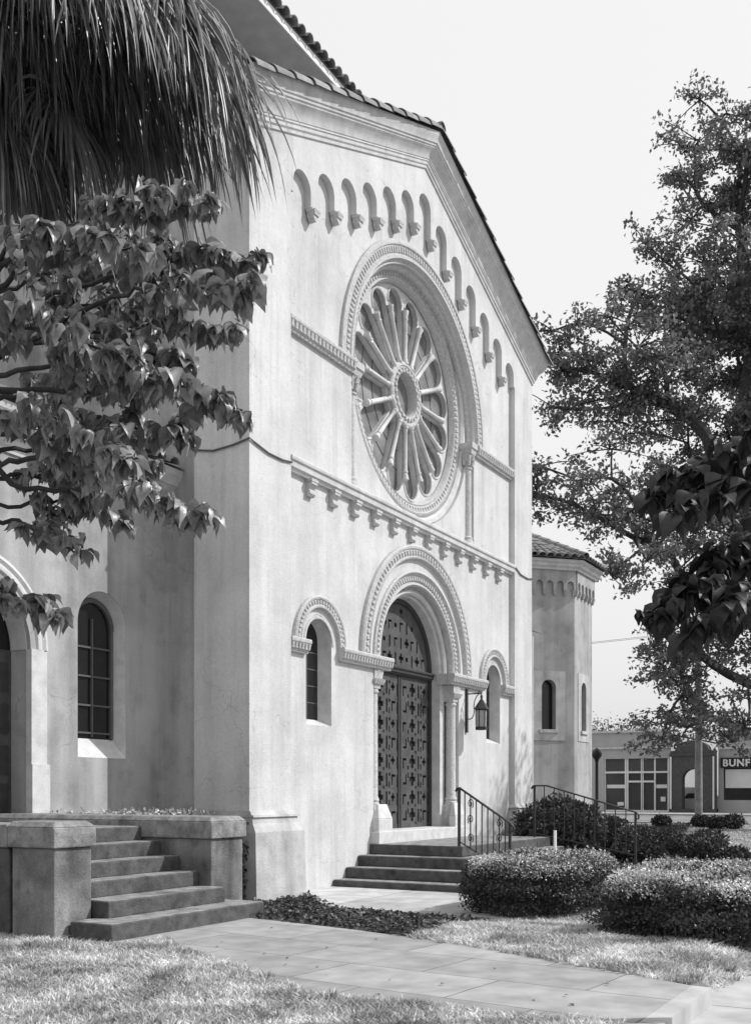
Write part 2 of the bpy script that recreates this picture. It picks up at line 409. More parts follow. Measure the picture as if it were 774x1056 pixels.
# --- cornice
prof = [(0, -.02), (.03, -.02), (.035, .03), (.06, .05), (.065, .10), (.085, .115), (.085, .145), (.10, .15), (.115, .21), (.145, .27), (.19, .32), (.225, .345), (.23, .375), (.255, .38), (.26, .42), (.285, .425), (.30, .50), (.335, .56), (.345, .60), (.345, .64), (0, .64)]
zc = 12.08; za = zc+.40*CXC
path = [(W0, 22, zc), (W0, 0, zc), (CXC, 0, za), (W1, 0, zc), (W1, 22, zc)]
dirs = [(-1, 0), (-1, -1), (0, -1), (1, -1), (1, 0)]
MB().sweep(path, prof, dirs).build('cornice', 'stone', ch, 25)
# --- roof: sheet of barrel tiles over the front block
def roof_side(sgn):
    m2 = MB(); rows = 60; nx = 14
    V = []; F = []
    for j in range(rows+1):
        y = -.30+j*(22.3/rows)
        for i in range(nx+1):
            x = (CXC-(CXC+.45)*i/nx) if sgn < 0 else (CXC+(CXC+.45)*i/nx)
            z = za+.72-.40*abs(x-CXC)+(.05 if j % 2 else 0)
            V.append((x, y, z))
    for j in range(rows):
        for i in range(nx):
            a = j*(nx+1)+i; F.append((a, a+1, a+nx+2, a+nx+1))
    return m2.add(V, F)
for sgn in (-1, 1): roof_side(sgn).build('roof', 'roof_tile', ch)
# rake tiles: overlapping barrel tiles laid along both verges
def barrel(m2, p0, p1, r0, r1, up, n=8):
    p0 = Vector(p0); p1 = Vector(p1); d = (p1-p0).normalized(); s_ = d.cross(up).normalized(); u_ = s_.cross(d)
    for ra, rb, fl in ((r0, r1, 0), (r0-.018, r1-.018, 1)):
        V = []
        for p, r in ((p0, ra), (p1, rb)):
            for k in range(n+1):
                a = pi*k/n; V.append(tuple(p+s_*r*cos(a)+u_*r*sin(a)*.9))
        m2.add(V, [(k, k+1, n+2+k, n+1+k) for k in range(n)])
    V = []
    for p, ra, rb in ((p0, r0, r0-.018), ):
        for r in (ra, rb):
            for k in range(n+1):
                a = pi*k/n; V.append(tuple(p+s_*r*cos(a)+u_*r*sin(a)*.9))
    m2.add(V, [(k, k+1, n+2+k, n+1+k) for k in range(n)])
for sgn in (-1, 1):
    m2 = MB(); n = 12; Lr = CXC+.40
    for i in range(n):
        a = i/n; b = (i+1.12)/n
        xa = CXC+sgn*(Lr*(1-a)); xb = CXC+sgn*(Lr*(1-min(b, 1.0)))
        z = lambda x: za+.655-.40*abs(x-CXC)
        barrel(m2, (xa, -.25+random.uniform(-.008, .008), z(xa)+.03+random.uniform(-.006, .006)), (xb, -.25, z(xb)+.02), .205, .168, Vector((0, 0, 1)), 10)
        if i % 1 == 0:
            barrel(m2, (xa, -.06, z(xa)+.04), (xb, -.06, z(xb)+.04), .13, .11, Vector((0, 0, 1)))
    m2.build('rake_tiles', 'roof_tile', ch, 40)
m2 = MB(); barrel(m2, (CXC, -.42, za+.70), (CXC, 0.2, za+.70), .14, .14, Vector((0, 0, 1))); 
for i in range(1, 40): barrel(m2, (CXC, i*.55-.4, za+.72), (CXC, i*.55+.2, za+.74), .14, .12, Vector((0, 0, 1)))
m2.build('ridge_tiles', 'roof_tile', ch, 40)
# --- side and back walls of the main block
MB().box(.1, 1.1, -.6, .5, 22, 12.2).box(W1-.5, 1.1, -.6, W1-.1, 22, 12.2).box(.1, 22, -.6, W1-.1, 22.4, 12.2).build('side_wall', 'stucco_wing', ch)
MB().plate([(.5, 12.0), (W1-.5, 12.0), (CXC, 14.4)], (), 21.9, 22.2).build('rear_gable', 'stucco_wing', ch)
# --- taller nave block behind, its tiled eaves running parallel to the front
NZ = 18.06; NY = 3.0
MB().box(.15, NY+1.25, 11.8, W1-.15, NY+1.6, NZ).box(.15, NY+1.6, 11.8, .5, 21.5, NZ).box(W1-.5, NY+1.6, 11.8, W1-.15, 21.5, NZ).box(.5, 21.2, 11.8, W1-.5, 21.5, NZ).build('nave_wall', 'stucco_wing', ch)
MB().box(-.9, NY+.02, NZ, W1+.9, 22.4, NZ+.05).build('nave_soffit', 'soffit', ch)
MB().box(-.95, NY, NZ-.03, W1+.95, NY+.03, NZ+.15).box(-.98, NY, NZ-.03, -.95, 22.4, NZ+.15).build('nave_fascia', 'white_paint', ch)
m2 = MB()
m2.add([(-1.0, NY-.03, NZ+.16), (W1+1.0, NY-.03, NZ+.16), (W1-1.5, 12.5, NZ+3.6), (1.5, 12.5, NZ+3.6)], [(0, 1, 2, 3)])
m2.add([(-1.0, NY-.03, NZ+.16), (1.5, 12.5, NZ+3.6), (1.5, 12.6, NZ+3.6), (-1.0, 22.4, NZ+.16)], [(0, 1, 2, 3)])
m2.add([(W1+1.0, NY-.03, NZ+.16), (W1-1.5, 12.5, NZ+3.6), (W1-1.5, 12.6, NZ+3.6), (W1+1.0, 22.4, NZ+.16)], [(0, 1, 2, 3)])
m2.add([(-1.0, 22.4, NZ+.16), (W1+1.0, 22.4, NZ+.16), (W1-1.5, 12.6, NZ+3.6), (1.5, 12.6, NZ+3.6)], [(0, 1, 2, 3)])
for i in range(46):
    x = -.95+.31*i; barrel(m2, (x, NY-.14, NZ+.17), (x, NY+1.6, NZ+.17+.63), .14, .12, Vector((0, 0, 1)))
m2.build('nave_roof', 'roof_tile', ch, 40)

# --- string courses
def course(m2, x0, x1, z0, z1, p, yw=.13, dent=None, ends=True):
    h = z1-z0
    pr = [(0, z0), (p*.45, z0+.0), (p*.5, z0+h*.18), (p*.75, z0+h*.25), (p*.8, z0+h*.62), (p*.97, z0+h*.7), (p, z0+h*.76), (p, z0+h*.93), (p*.9, z1), (0, z1)]
    V = [(x0, yw-o, z) for o, z in pr]+[(x1, yw-o, z) for o, z in pr]; k = len(pr)
    m2.add(V, [(i, i+1, i+1+k, i+k) for i in range(k-1)]+[tuple(range(k)), tuple(range(2*k-1, k-1, -1))])
    if dent:
        nn = max(int((x1-x0)/dent), 1)
        for i in range(nn):
            xx = x0+(x1-x0)*(i+.5)/nn; d = (x1-x0)/nn*.30
            m2.frust((xx-d*.6, yw-p*.83, xx+d*.6, yw-p*.5), z0+h*.25, (xx-d, yw-p*.99, xx+d, yw-p*.5), z0+h*.62)
m2 = MB(); course(m2, 1.18, 11.155, 6.93, 7.17, .16); m2.build('string_course', 'stone', ch, 30)
for xa, xb in ((1.18, CXC-NR-.02), (CXC+NR+.02, 11.155)):
    m2 = MB(); course(m2, xa, xb, 9.30, 9.55, .14, dent=.12); m2.build('upper_string_course', 'stone_carved', ch, 30)
# corbels below the long string course
cb = MB(); 
cb.plate([(0, 0), (0, -.29), (-.07, -.29), (-.10, -.25), (-.095, -.20), (-.07, -.17), (-.10, -.13), (-.14, -.09), (-.14, 0)], (), -.09, .09)
cb.v = [(y, x, z) for (x, y, z) in cb.v]
cb.box(-.105, -.15, -.045, .105, 0, 0.0)
c0 = cb.build('string_corbel', 'stone_carved', None); c0.parent = ch
for i in range(12):
    o = c0 if i == 0 else c0.copy()
    if i: col.objects.link(o); o.parent = ch
    o.location = Vector((1.90+.767*i, .13, 6.928))-Vector(ch.location)
# cable tied round the piers at the height of the course
MB().tube([(1.18, -.02, 7.03), (.9, -.022, 6.99), (.5, -.022, 6.99), (.1, -.022, 7.06), (-.022, -.022, 7.09), (-.022, .3, 7.03), (-.022, .7, 7.0), (-.022, 1.13, 7.08)], .016, 6).build('cable', 'lead', ch)
MB().tube([(11.16, -.02, 7.12), (11.5, -.022, 7.0), (12.0, -.022, 6.98), (12.36, -.022, 7.04)], .016, 6).build('cable', 'lead', ch)

# --- rose window
rose = MB().arc(CXC, RZ, [(2.70, .40), (2.70, .26), (2.67, .215), (2.58, .215), (2.53, .26), (2.53, .32)], 0, 2*pi, 96).build('rose_window', 'stone', ch, 40)
b = MB(); b.arc(CXC, RZ, [(2.53, .32), (2.49, .27), (2.44, .25), (2.43, .27), (2.29, .31), (2.26, .29), (2.23, .33), (2.21, .42)], 0, 2*pi, 96)
b.arc_blocks(CXC, RZ, 2.31, 2.42, .268, .31, 120, 0, 2*pi, .62); b.build('rim', 'stone_carved', rose, 30)
# disc edge back to niche
b = MB(); b.arc(CXC, RZ, [(2.60, .40), (2.60, .425)], 0, 2*pi, 96)
petals = []; NP = 16
for k in range(NP):
    a = 2*pi*(k+.5)/NP; P = []
    rc, rr = 1.85, .312; r0 = .74; w0 = .088
    loc = [(r0, -w0), (rc, -rr)]+[(rc+rr*sin(pi*t/10), -rr*cos(pi*t/10)) for t in range(1, 10)]+[(rc, rr), (r0, w0)]
    petals.append([(CXC+r*cos(a)-s_*sin(a), RZ+r*sin(a)+s_*cos(a)) for r, s_ in loc])
circ = [(CXC+2.24*cos(2*pi*i/96), RZ+2.24*sin(2*pi*i/96)) for i in range(96)]
hubh = [(CXC+.44*cos(2*pi*i/32), RZ+.44*sin(2*pi*i/32)) for i in range(32)]
b.plate(circ, petals+[hubh], .44, .56); b.build('tracery', 'stone', rose)
b = MB()
for P in petals:   # raised roll round each petal head
    b.tube([(p[0], .44, p[1]) for p in P[1:-1]], .026, 6)
b.build('petal_moulding', 'stone', rose, 50)
for k in range(NP):
    a = 2*pi*k/NP; s_ = MB(); d = (cos(a), sin(a))
    def pt(r, y=.385): return (CXC+r*d[0], y, RZ+r*d[1])
    s_.tube([pt(.66), pt(.70), pt(.71), pt(.76), pt(.78), pt(1.58), pt(1.60), pt(1.63), pt(1.64), pt(1.68), pt(1.76), pt(1.78)], [.07, .07, .054, .054, .042, .048, .062, .062, .048, .06, .078, .078], 10)
    s_.build('spoke', 'stone', rose, 50)
b = MB(); b.arc(CXC, RZ, [(.68, .44), (.68, .36), (.64, .33), (.60, .33), (.58, .35), (.52, .35), (.50, .32), (.46, .33), (.44, .38), (.44, .55)], 0, 2*pi, 40)
b.arc_blocks(CXC, RZ, .46, .56, .31, .36, 24, 0, 2*pi, .5); b.build('hub', 'stone_carved', rose, 30)
b = MB(); b.arc(CXC, RZ, [(2.23, .55), (.001, .55)], 0, 2*pi, 64); b.build('glass', 'glass_rose', rose)
b = MB()
for k in range(NP):
    a = 2*pi*(k+.5)/NP
    for r in (1.15, 1.55): 
        t = (r*math.tan(pi/NP))
        b.tube([(CXC+r*cos(a)-t*sin(a), .545, RZ+r*sin(a)+t*cos(a)), (CXC+r*cos(a)+t*sin(a), .545, RZ+r*sin(a)-t*cos(a))], .008, 4)
b.build('leading', 'lead', rose)
for o in [rose]+list(rose.children): o.data.transform(Matrix.Translation((0, .085, 0)))
# hood mould round the rose, springing from the upper string course
b = MB(); b.arc(CXC, HS, [(3.22, .13), (3.22, .07), (3.16, .045), (3.12, .05), (3.10, .08), (2.94, .08), (2.92, .05), (2.86, .05), (2.84, .10), (2.80, .14), (2.78, .20), (2.74, .20), (2.70, .26), (2.70, .36), (2.78, .50)], 0, pi, 96)
b.arc_blocks(CXC, HS, 2.95, 3.09, .055, .085, 88, 0, pi, .6)
b.build('rose_hood', 'stone_carved', ch, 30)
for sg in (-1, 1):
    b = MB(); x = CXC+sg*(NR-.13)
    b.lathe((x, .25, 0), [(.15, 7.2), (.15, 7.30), (.13, 7.33), (.14, 7.38), (.105, 7.42), (.10, 8.95), (.125, 8.97), (.125, 9.0), (.10, 9.02), (.115, 9.12), (.15, 9.24), (.17, 9.30)], 16)
    b.box(x-.18, .03, 9.42, x+.18, .42, 9.55); b.frust((x-.13, .08, x+.13, .4), 9.30, (x-.17, .05, x+.17, .42), 9.42)
    for q in range(5):
        for lv in range(2):
            a = -pi+pi*q/4; b.frust((x+.12*cos(a)-.03, .25+.12*sin(a)-.03, x+.12*cos(a)+.03, .25+.12*sin(a)+.03), 9.04+.12*lv, (x+.17*cos(a)-.025, .25+.17*sin(a)-.025, x+.17*cos(a)+.025, .25+.17*sin(a)+.025), 9.16+.12*lv)
    b.build('rose_colonnette', 'stone_carved', ch, 35)
    RR = 2.69; a0 = math.asin((HS-.25-RZ)/RR); a1 = -math.acos(min((2.3)/RR, 1)) if False else math.asin((7.24-RZ)/RR)
    P = [(CXC+sg*2.775, 7.24), (CXC+sg*2.775, HS-.25)]+[(CXC+sg*RR*cos(a0+(a1-a0)*k/20), RZ+RR*sin(a0+(a1-a0)*k/20)) for k in range(21)]
    MB().plate(P, (), .24, .5).build('niche_panel', 'stucco', ch)

# --- doorway
ZS = 4.13
b = MB(); b.arc(CXC, ZS, [(2.50, .13), (2.50, .06), (2.46, .03), (2.42, .035), (2.40, .06), (2.27, .06), (2.25, .03), (2.22, .04), (2.20, .13)], 0, pi, 80)
b.arc_blocks(CXC, ZS, 2.28, 2.39, .03, .065, 60, 0, pi, .6); b.build('door_hood', 'stone_carved', ch, 30)
b = MB(); b.arc(CXC, ZS, [(1.99, .128), (1.98, .09), (1.94, .07), (1.90, .10), (1.88, .135), (1.75, .16), (1.73, .13), (1.69, .12), (1.66, .15), (1.65, .22)], 0, pi, 80)
b.arc_blocks(CXC, ZS, 1.76, 1.87, .105, .15, 56, 0, pi, .6); b.build('archivolt', 'stone_carved', ch, 30)
b = MB(); b.arc(CXC, ZS, [(1.65, .22), (1.68, .30), (1.62, .31), (1.585, .26), (1.54, .25), (1.50, .29), (1.50, .36), (1.46, .38), (1.45, .42), (1.45, .80)], 0, pi, 80); b.build('inner_archivolt', 'stone', ch, 30)
for sg in (-1, 1):
    b = MB()
    xs_ = sorted((CXC+sg*1.45, CXC+sg*1.66)); b.box(xs_[0], .36, .50, xs_[1], .80, 4.13)
    xs_ = sorted((CXC+sg*1.66, CXC+sg*1.95)); b.box(xs_[0]+.004, .415, .50, xs_[1]-.004, .80, 4.13)
    b.build('door_jamb', 'stone', ch)
for sg in (-1, 1):
    x = CXC+sg*1.79; b = MB()
    b.lathe((x, .26, 0), [(.15, .72), (.15, 1.28), (.13, 1.30), (.145, 1.34), (.13, 1.38), (.115, 1.42), (.108, 3.42), (.13, 3.44), (.13, 3.48), (.11, 3.50), (.13, 3.62), (.17, 3.80), (.19, 3.88)], 18)
    b.frust((x-.15, .12, x+.15, .41), .72, (x-.15, .12, x+.15, .41), 1.22)
    b.frust((x-.12, .14, x+.12, .40), 3.52, (x-.18, .09, x+.18, .42), 3.88)
    for k in range(4):
        b.frust((x-.16+.09*k, .10, x-.10+.09*k, .14), 3.60, (x-.19+.1*k, .05, x-.10+.1*k, .12), 3.70)
    b.build('door_column', 'stone_carved', ch, 35)
for xa, xb, p_ in ((2.88, 4.78, .16), (7.56, 9.46, .16), (1.20, 1.80, .15), (10.55, 11.14, .15)):
    b = MB(); course(b, xa, xb, 3.89, 4.13, p_, dent=.10)
    if xa == 2.88: b.box(4.25, .10, 3.892, 4.76, .42, 4.128)
    if xa == 7.56: b.box(7.58, .10, 3.892, 8.09, .42, 4.128)
    b.build('impost_course', 'stone_carved', ch, 30)
b = MB()
for x0, x1 in ((4.16, 4.72), (7.62, 8.18)):
    b.frust((x0, -.02, x1, .14), .50, (x0, -.02, x1, .14), .98); b.frust((x0, -.02, x1, .14), .98, (x0+.16, .08, x1-.05, .14), 1.26)
b.box(4.10, -.06, .49, 8.24, .8, .735)
b.build('threshold', 'stone', ch)
# door leaves and tympanum of pierced dark timber
def motif(cx, cz, s=1.0):
    a = .05*s; l = .135*s
    return [(cx-a, cz-l), (cx+a, cz-l), (cx+a, cz-a), (cx+l, cz-a), (cx+l, cz+a), (cx+a, cz+a), (cx+a, cz+l), (cx-a, cz+l), (cx-a, cz+a), (cx-l, cz+a), (cx-l, cz-a), (cx-a, cz-a)]
def hook(cx, cz, fx=1, fz=1):
    P = [(0, 0), (.05, 0), (.05, .17), (.17, .17), (.17, .22), (0, .22)]
    return [(cx+fx*p[0], cz+fz*p[1]) for p in P]
def rectp(x0, z0, x1, z1): return [(x0, z0), (x1, z0), (x1, z1), (x0, z1)]
for sg in (-1, 1):
    x0 = CXC if sg > 0 else CXC-1.44; x1 = x0+1.44
    hl = []
    z = .93; k = 0
    while z < 3.72:
        o2 = .17 if k % 2 else 0
        hl.append(motif(x0+.60, z+.08, 1.05)); hl.append(motif(x0+1.16, z+.08, .62) if k % 2 else hook(x0+1.10, z-.05, 1, 1))
        hl.append(rectp(x0+1.33, z-.10, x0+1.38, z+.16)); hl.append(rectp(x0+.86, z-.08, x0+.925, z+.20))
        hl.append(hook(x0+.16, z-.08, 1, 1) if k % 2 else hook(x0+.34, z+.18, -1, -1)); hl.append(rectp(x0+.38, z-.10, x0+.44, z-.02) if k % 2 else rectp(x0+.38, z+.10, x0+.43, z+.22))
        hl.append(rectp(x0+.73, z-.13, x0+.79, z-.07)); hl.append(rectp(x0+.98, z+.14, x0+1.05, z+.20)); hl.append(rectp(x0+.98, z-.10, x0+1.03, z+.02))
        z += .385; k += 1
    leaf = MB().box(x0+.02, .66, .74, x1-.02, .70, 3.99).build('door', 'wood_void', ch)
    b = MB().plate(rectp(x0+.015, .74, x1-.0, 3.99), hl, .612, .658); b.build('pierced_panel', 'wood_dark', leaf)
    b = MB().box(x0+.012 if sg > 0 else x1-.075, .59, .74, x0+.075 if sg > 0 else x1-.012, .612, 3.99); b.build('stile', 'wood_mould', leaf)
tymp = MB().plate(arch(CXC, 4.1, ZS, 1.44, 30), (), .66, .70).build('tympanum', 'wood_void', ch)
hl = []
for k, z in enumerate((4.34, 4.68, 5.02, 5.34)):
    lim = sqrt(max(1.44**2-(z+.2-ZS)**2, .01))-.18
    for x in (-1.12, -.92, -.66, -.42, -.17, .08, .34, .58, .82, 1.08):
        if abs(x) < lim:
            j = (k+int(abs(x)*10)) % 4; xx = CXC+x
            hl.append(motif(xx, z, .75) if j == 0 else rectp(xx-.03, z-.15, xx+.03, z+.10) if j == 1 else hook(xx-.06, z-.12, .9, .9) if j == 2 else rectp(xx-.05, z-.05, xx+.06, z+.04))
MB().plate(arch(CXC, 4.1, ZS, 1.44, 30), hl, .612, .658).build('pierced_panel', 'wood_dark', tymp)
b = MB(); b.arc(CXC, ZS, [(1.45, .56), (1.36, .56), (1.34, .60), (1.34, .612)], 0, pi, 48)
b.box(CXC-1.45, .56, .74, CXC-1.37, .61, ZS).box(CXC+1.37, .56, .74, CXC+1.45, .61, ZS)
b.build('door_frame', 'wood_mould', ch)
b = MB(); course(b, CXC-1.445, CXC+1.445, 3.97, 4.13, .13, yw=.61); b.build('transom', 'wood_mould', ch)

# --- small side windows of the facade
def arch_reveal(b, cx, z0, z1b, zs, r0, r1, y0, y1, n=24):
    A = arch(cx, z0, zs, r0, n); B_ = arch(cx, z1b, zs-.02, r1, n); k = len(A)
    b.add([(p[0], y0, p[1]) for p in A]+[(p[0], y1, p[1]) for p in B_], [(i, (i+1) % k, (i+1) % k+k, i+k) for i in range(k)])
for x in wins:
    wn = MB(); arch_reveal(wn, x, 2.68, 2.80, 4.22, .415, .35, .131, .385); wn = wn.build('window', 'stone', ch, 35)
    MB().plate(arch(x, 2.80, 4.2, .36, 20), (), .395, .415).build('glass', 'glass_dark', wn)
    b = MB().box(x-.012, .385, 2.8, x+.012, .394, 4.5)
    for z in (3.1, 3.4, 3.7, 4.0): b.box(x-.34, .386, z-.01, x+.34, .394, z+.01)
    b.build('leading', 'lead', wn)
    b = MB(); b.arc(x, 4.13, [(.84, .13), (.84, .07), (.81, .045), (.78, .055), (.77, .075), (.68, .075), (.66, .05), (.63, .055), (.62, .13)], 0, pi, 40)
    b.arc_blocks(x, 4.13, .69, .765, .05, .08, 26, 0, pi, .55)
    b.arc(x, 4.13, [(.50, .13), (.49, .115), (.44, .115), (.43, .13)], 0, pi, 40); b.build('window_hood', 'stone_carved', wn, 30)

# --- left wing (set back)
WY = 1.8
wx = -1.365
wh = [arch(wx, 2.03, 4.08, .525, 24), arch(-3.80, .9, 3.55, 1.0, 30)]
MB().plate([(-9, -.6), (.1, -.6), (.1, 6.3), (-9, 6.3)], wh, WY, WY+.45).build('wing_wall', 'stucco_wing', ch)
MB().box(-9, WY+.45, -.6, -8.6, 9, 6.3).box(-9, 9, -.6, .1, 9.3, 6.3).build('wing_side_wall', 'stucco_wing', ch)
wn = MB(); arch_reveal(wn, wx, 2.03, 2.33, 4.08, .52, .46, WY+.001, WY+.24); wn = wn.build('window', 'stone', ch, 35)
MB().plate(arch(wx, 2.33, 4.06, .47, 20), (), WY+.25, WY+.27).build('glass', 'glass_dark', wn)
b = MB().box(wx-.015, WY+.21, 2.36, wx+.015, WY+.249, 4.2)
for z in (2.42, 2.85, 3.30, 3.75): b.box(wx-.44, WY+.212, z-.014, wx+.44, WY+.248, z+.014)
for x in (wx-.42, wx+.42): b.box(x-.025, WY+.202, 2.34, x+.025, WY+.248, 4.1)
b.arc(wx, 4.06, [(.46, WY+.20), (.39, WY+.20), (.39, WY+.25)], 0, pi, 24)
b.build('window_frame', 'lead', wn)
MB().arc(-3.80, 3.55, [(1.30, WY), (1.30, WY-.03), (1.25, WY-.05), (1.20, WY-.02), (1.17, WY-.035), (1.12, WY-.03), (1.08, WY+.02), (1.05, WY+.06), (.99, WY+.08), (.99, WY+.395)], 0, pi, 48) \
    .box(-2.812, WY-.03, 1.9, -2.52, WY+.08, 3.55).box(-5.08, WY-.03, 1.9, -4.788, WY+.08, 3.55).box(-2.815, WY-.05, .9, -2.48, WY+.08, 1.9).box(-5.12, WY-.05, .9, -4.785, WY+.08, 1.9).build('side_door_surround', 'stone', ch, 35)
dr = MB().box(-4.8, WY+.40, 1.0, -2.8, WY+.44, 3.55).build('side_door', 'wood_dark', ch)
b = MB()
for x in (-4.7, -4.2, -3.72, -3.22):
    for z in (1.2, 1.75, 2.35, 2.95): b.box(x+.05, WY+.385, z, x+.36, WY+.40, z+.42)
b.build('door_panels', 'wood_mould', dr)
MB().plate(arch(-3.8, 3.55, 3.56, 1.0, 24), (), WY+.42, WY+.44).build('fanlight', 'glass_dark', dr)
wp = [(0, 6.24), (.03, 6.24), (.04, 6.30), (.07, 6.33), (.08, 6.42), (.12, 6.46), (.20, 6.52), (.28, 6.56), (.30, 6.62), (.36, 6.70), (.38, 6.80), (0, 6.80)]
b = MB(); V = [(-9.4, WY-o, z) for o, z in wp]+[(.10, WY-o, z) for o, z in wp]; k = len(wp)
b.add(V, [(i, i+1, i+1+k, i+k) for i in range(k-1)]); b.build('wing_cornice', 'stone', ch, 25)
b = MB(); b.add([(-9.4, WY-.42, 6.82), (.1, WY-.42, 6.82), (.1, 9.4, 9.6), (-9.4, 9.4, 9.6)], [(0, 1, 2, 3)])
for i in range(30): barrel(b, (-9.2+.31*i, WY-.46, 6.84), (-9.2+.31*i, 9.3, 9.62), .12, .12, Vector((0, 0, 1)), 6)
b.build('wing_roof', 'roof_tile', ch, 40)

# --- right wing and the octagonal apse
MB().box(W1-.2, 1.8, -.6, 17.2, 2.2, 6.3).build('wing_wall', 'stucco_wing', ch)
b = MB(); b.add([(W1-.2, 1.4, 6.3), (17.0, 1.4, 6.3), (17.0, 8, 8.6), (W1-.2, 8, 8.6)], [(0, 1, 2, 3)]); b.build('wing_roof', 'roof_tile', ch)
OC = (18.23+.875, .85+2.1125); OR = 1.75/(2*sin(pi/8))
def octv(r, k): a = -pi/2-pi/8+k*pi/4; return (OC[0]+r*cos(a), OC[1]+r*sin(a))
OH = 8.28
def face_frame(k):
    "panel frame of octagon face k: origin at its left corner seen from outside, along and outward vectors"
    a = Vector(octv(OR, k)); b_ = Vector(octv(OR, k+1)); d = (b_-a).normalized(); return a, d, Vector((d.y, -d.x)), (b_-a).length
owm = MB(); arcm = MB(); sm = MB(); glassm = []; surr = MB()
for k in range(8):
    a, d, o_, L_ = face_frame(k)
    m3 = MB(); hs = []
    narrow = .30 if k % 8 in (7, 0) else .30
    hs = [arch(L_/2, 3.45, 4.75, .24, 16)]
    m3.plate([(0, -.6), (L_, -.6), (L_, OH), (0, OH)], hs, 0, .35)
    def tf(v, a=a, d=d, o_=o_): return (a.x+d.x*v[0]-o_.x*v[1], a.y+d.y*v[0]-o_.y*v[1], v[2])
    owm.add([tf(v) for v in m3.v], m3.f)
    # arcaded band
    m3 = MB(); nA = 5; wv = L_/nA; r_ = wv*.33; P = [(0, OH+.10)]
    for i in range(nA):
        c_ = (i+.5)*wv; P += [(i*wv, OH-.50), (c_-r_, OH-.50)]+[(c_-r_*cos(pi*t/8), OH-.34+r_*sin(pi*t/8)) for t in range(9)]+[(c_+r_, OH-.50)]
    P += [(L_, OH-.50), (L_, OH+.10)]
    m3.plate(P, (), -.10, 0.0)
    for i in range(nA+1):
        xx = min(max(i*wv, .05), L_-.05); m3.frust((xx-.03, -.07, xx+.03, 0), OH-.67, (xx-.06, -.12, xx+.06, 0), OH-.505)
    arcm.add([tf(v) for v in m3.v], m3.f)
    m3 = MB().plate(arch(L_/2, 3.4, 4.75, .3, 12), (), .25, .27); glassm.append([tf(v) for v in m3.v]); gf = m3.f
    m3 = MB(); m3.plate([(L_/2-.55, 3.1), (L_/2+.55, 3.1), (L_/2+.55, 5.25), (L_/2-.55, 5.25)], [arch(L_/2, 3.44, 4.75, .24, 16)], -.02, -.001); m3.box(L_/2-.32, -.07, 3.34, L_/2+.32, 0, 3.44)
    surr.add([tf(v) for v in m3.v], m3.f)
    sm_ = None
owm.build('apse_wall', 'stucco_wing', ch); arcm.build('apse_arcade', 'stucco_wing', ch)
surr.build('apse_window_surround', 'stucco_base', ch)
for gv in glassm[:8]: MB().add(gv, gf).build('apse_window', 'glass_dark', ch)
prf = [(0, .12), (.06, .12), (.08, .18), (.14, .22), (.16, .30), (.22, .34), (.24, .42), (0, .42)]
b = MB(); k = len(prf)
V = []
for i in range(8):
    for o_, h in prf: x, y = octv(OR+(.10+o_)/cos(pi/8), i); V.append((x, y, OH+h-.02))
b.add(V, [(i*k+j, ((i+1) % 8)*k+j, ((i+1) % 8)*k+j+1, i*k+j+1) for i in range(8) for j in range(k-1)])
b.build('apse_cornice', 'stone', ch)
b = MB(); ap = (OC[0], OC[1], OH+1.75)
for i in range(8):
    p = Vector((*octv(OR+.46, i), OH+.42)); q = Vector((*octv(OR+.46, i+1), OH+.42)); b.add([p, q, ap], [(0, 1, 2)])
    nT = 8
    for t in range(nT):
        s0 = p.lerp(q, (t+.5)/nT); tip = Vector(ap)+(s0-Vector(ap))*(abs(t+.5-nT/2)/(nT/2)*.9)
        s0 = s0+Vector((0, 0, .03))
        nseg = 5; pv = s0
        for g_ in range(nseg):
            nx_ = s0.lerp(tip, (g_+1)/nseg); barrel(b, pv, nx_+Vector((0, 0, .0)), .125, .10, Vector((0, 0, 1)), 6); pv = nx_
    h0 = p+Vector((0, 0, .06))
    for g_ in range(7): barrel(b, h0.lerp(Vector(ap), g_/7), h0.lerp(Vector(ap), (g_+1.1)/7), .16, .13, Vector((0, 0, 1)), 6)
b.build('apse_roof', 'roof_tile', ch, 40)

# ================================================================== STEPS AND RAILS
stoop = thing('stoop', 'low concrete stoop with four broad steps below the arched main doorway', 'steps', (6.2, -1, -.24))
for k in range(4):
    zt = .50-.197*k; m_ = MB()
    x0 = 4.05-.447*k; y0 = -1.82-.33*k
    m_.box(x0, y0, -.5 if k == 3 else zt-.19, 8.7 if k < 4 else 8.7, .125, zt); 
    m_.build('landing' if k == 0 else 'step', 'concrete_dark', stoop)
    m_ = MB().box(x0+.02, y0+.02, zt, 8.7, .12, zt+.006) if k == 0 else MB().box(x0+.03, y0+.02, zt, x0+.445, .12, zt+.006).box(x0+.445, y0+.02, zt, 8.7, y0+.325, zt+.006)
    m_.build('tread', 'concrete_cap', stoop)
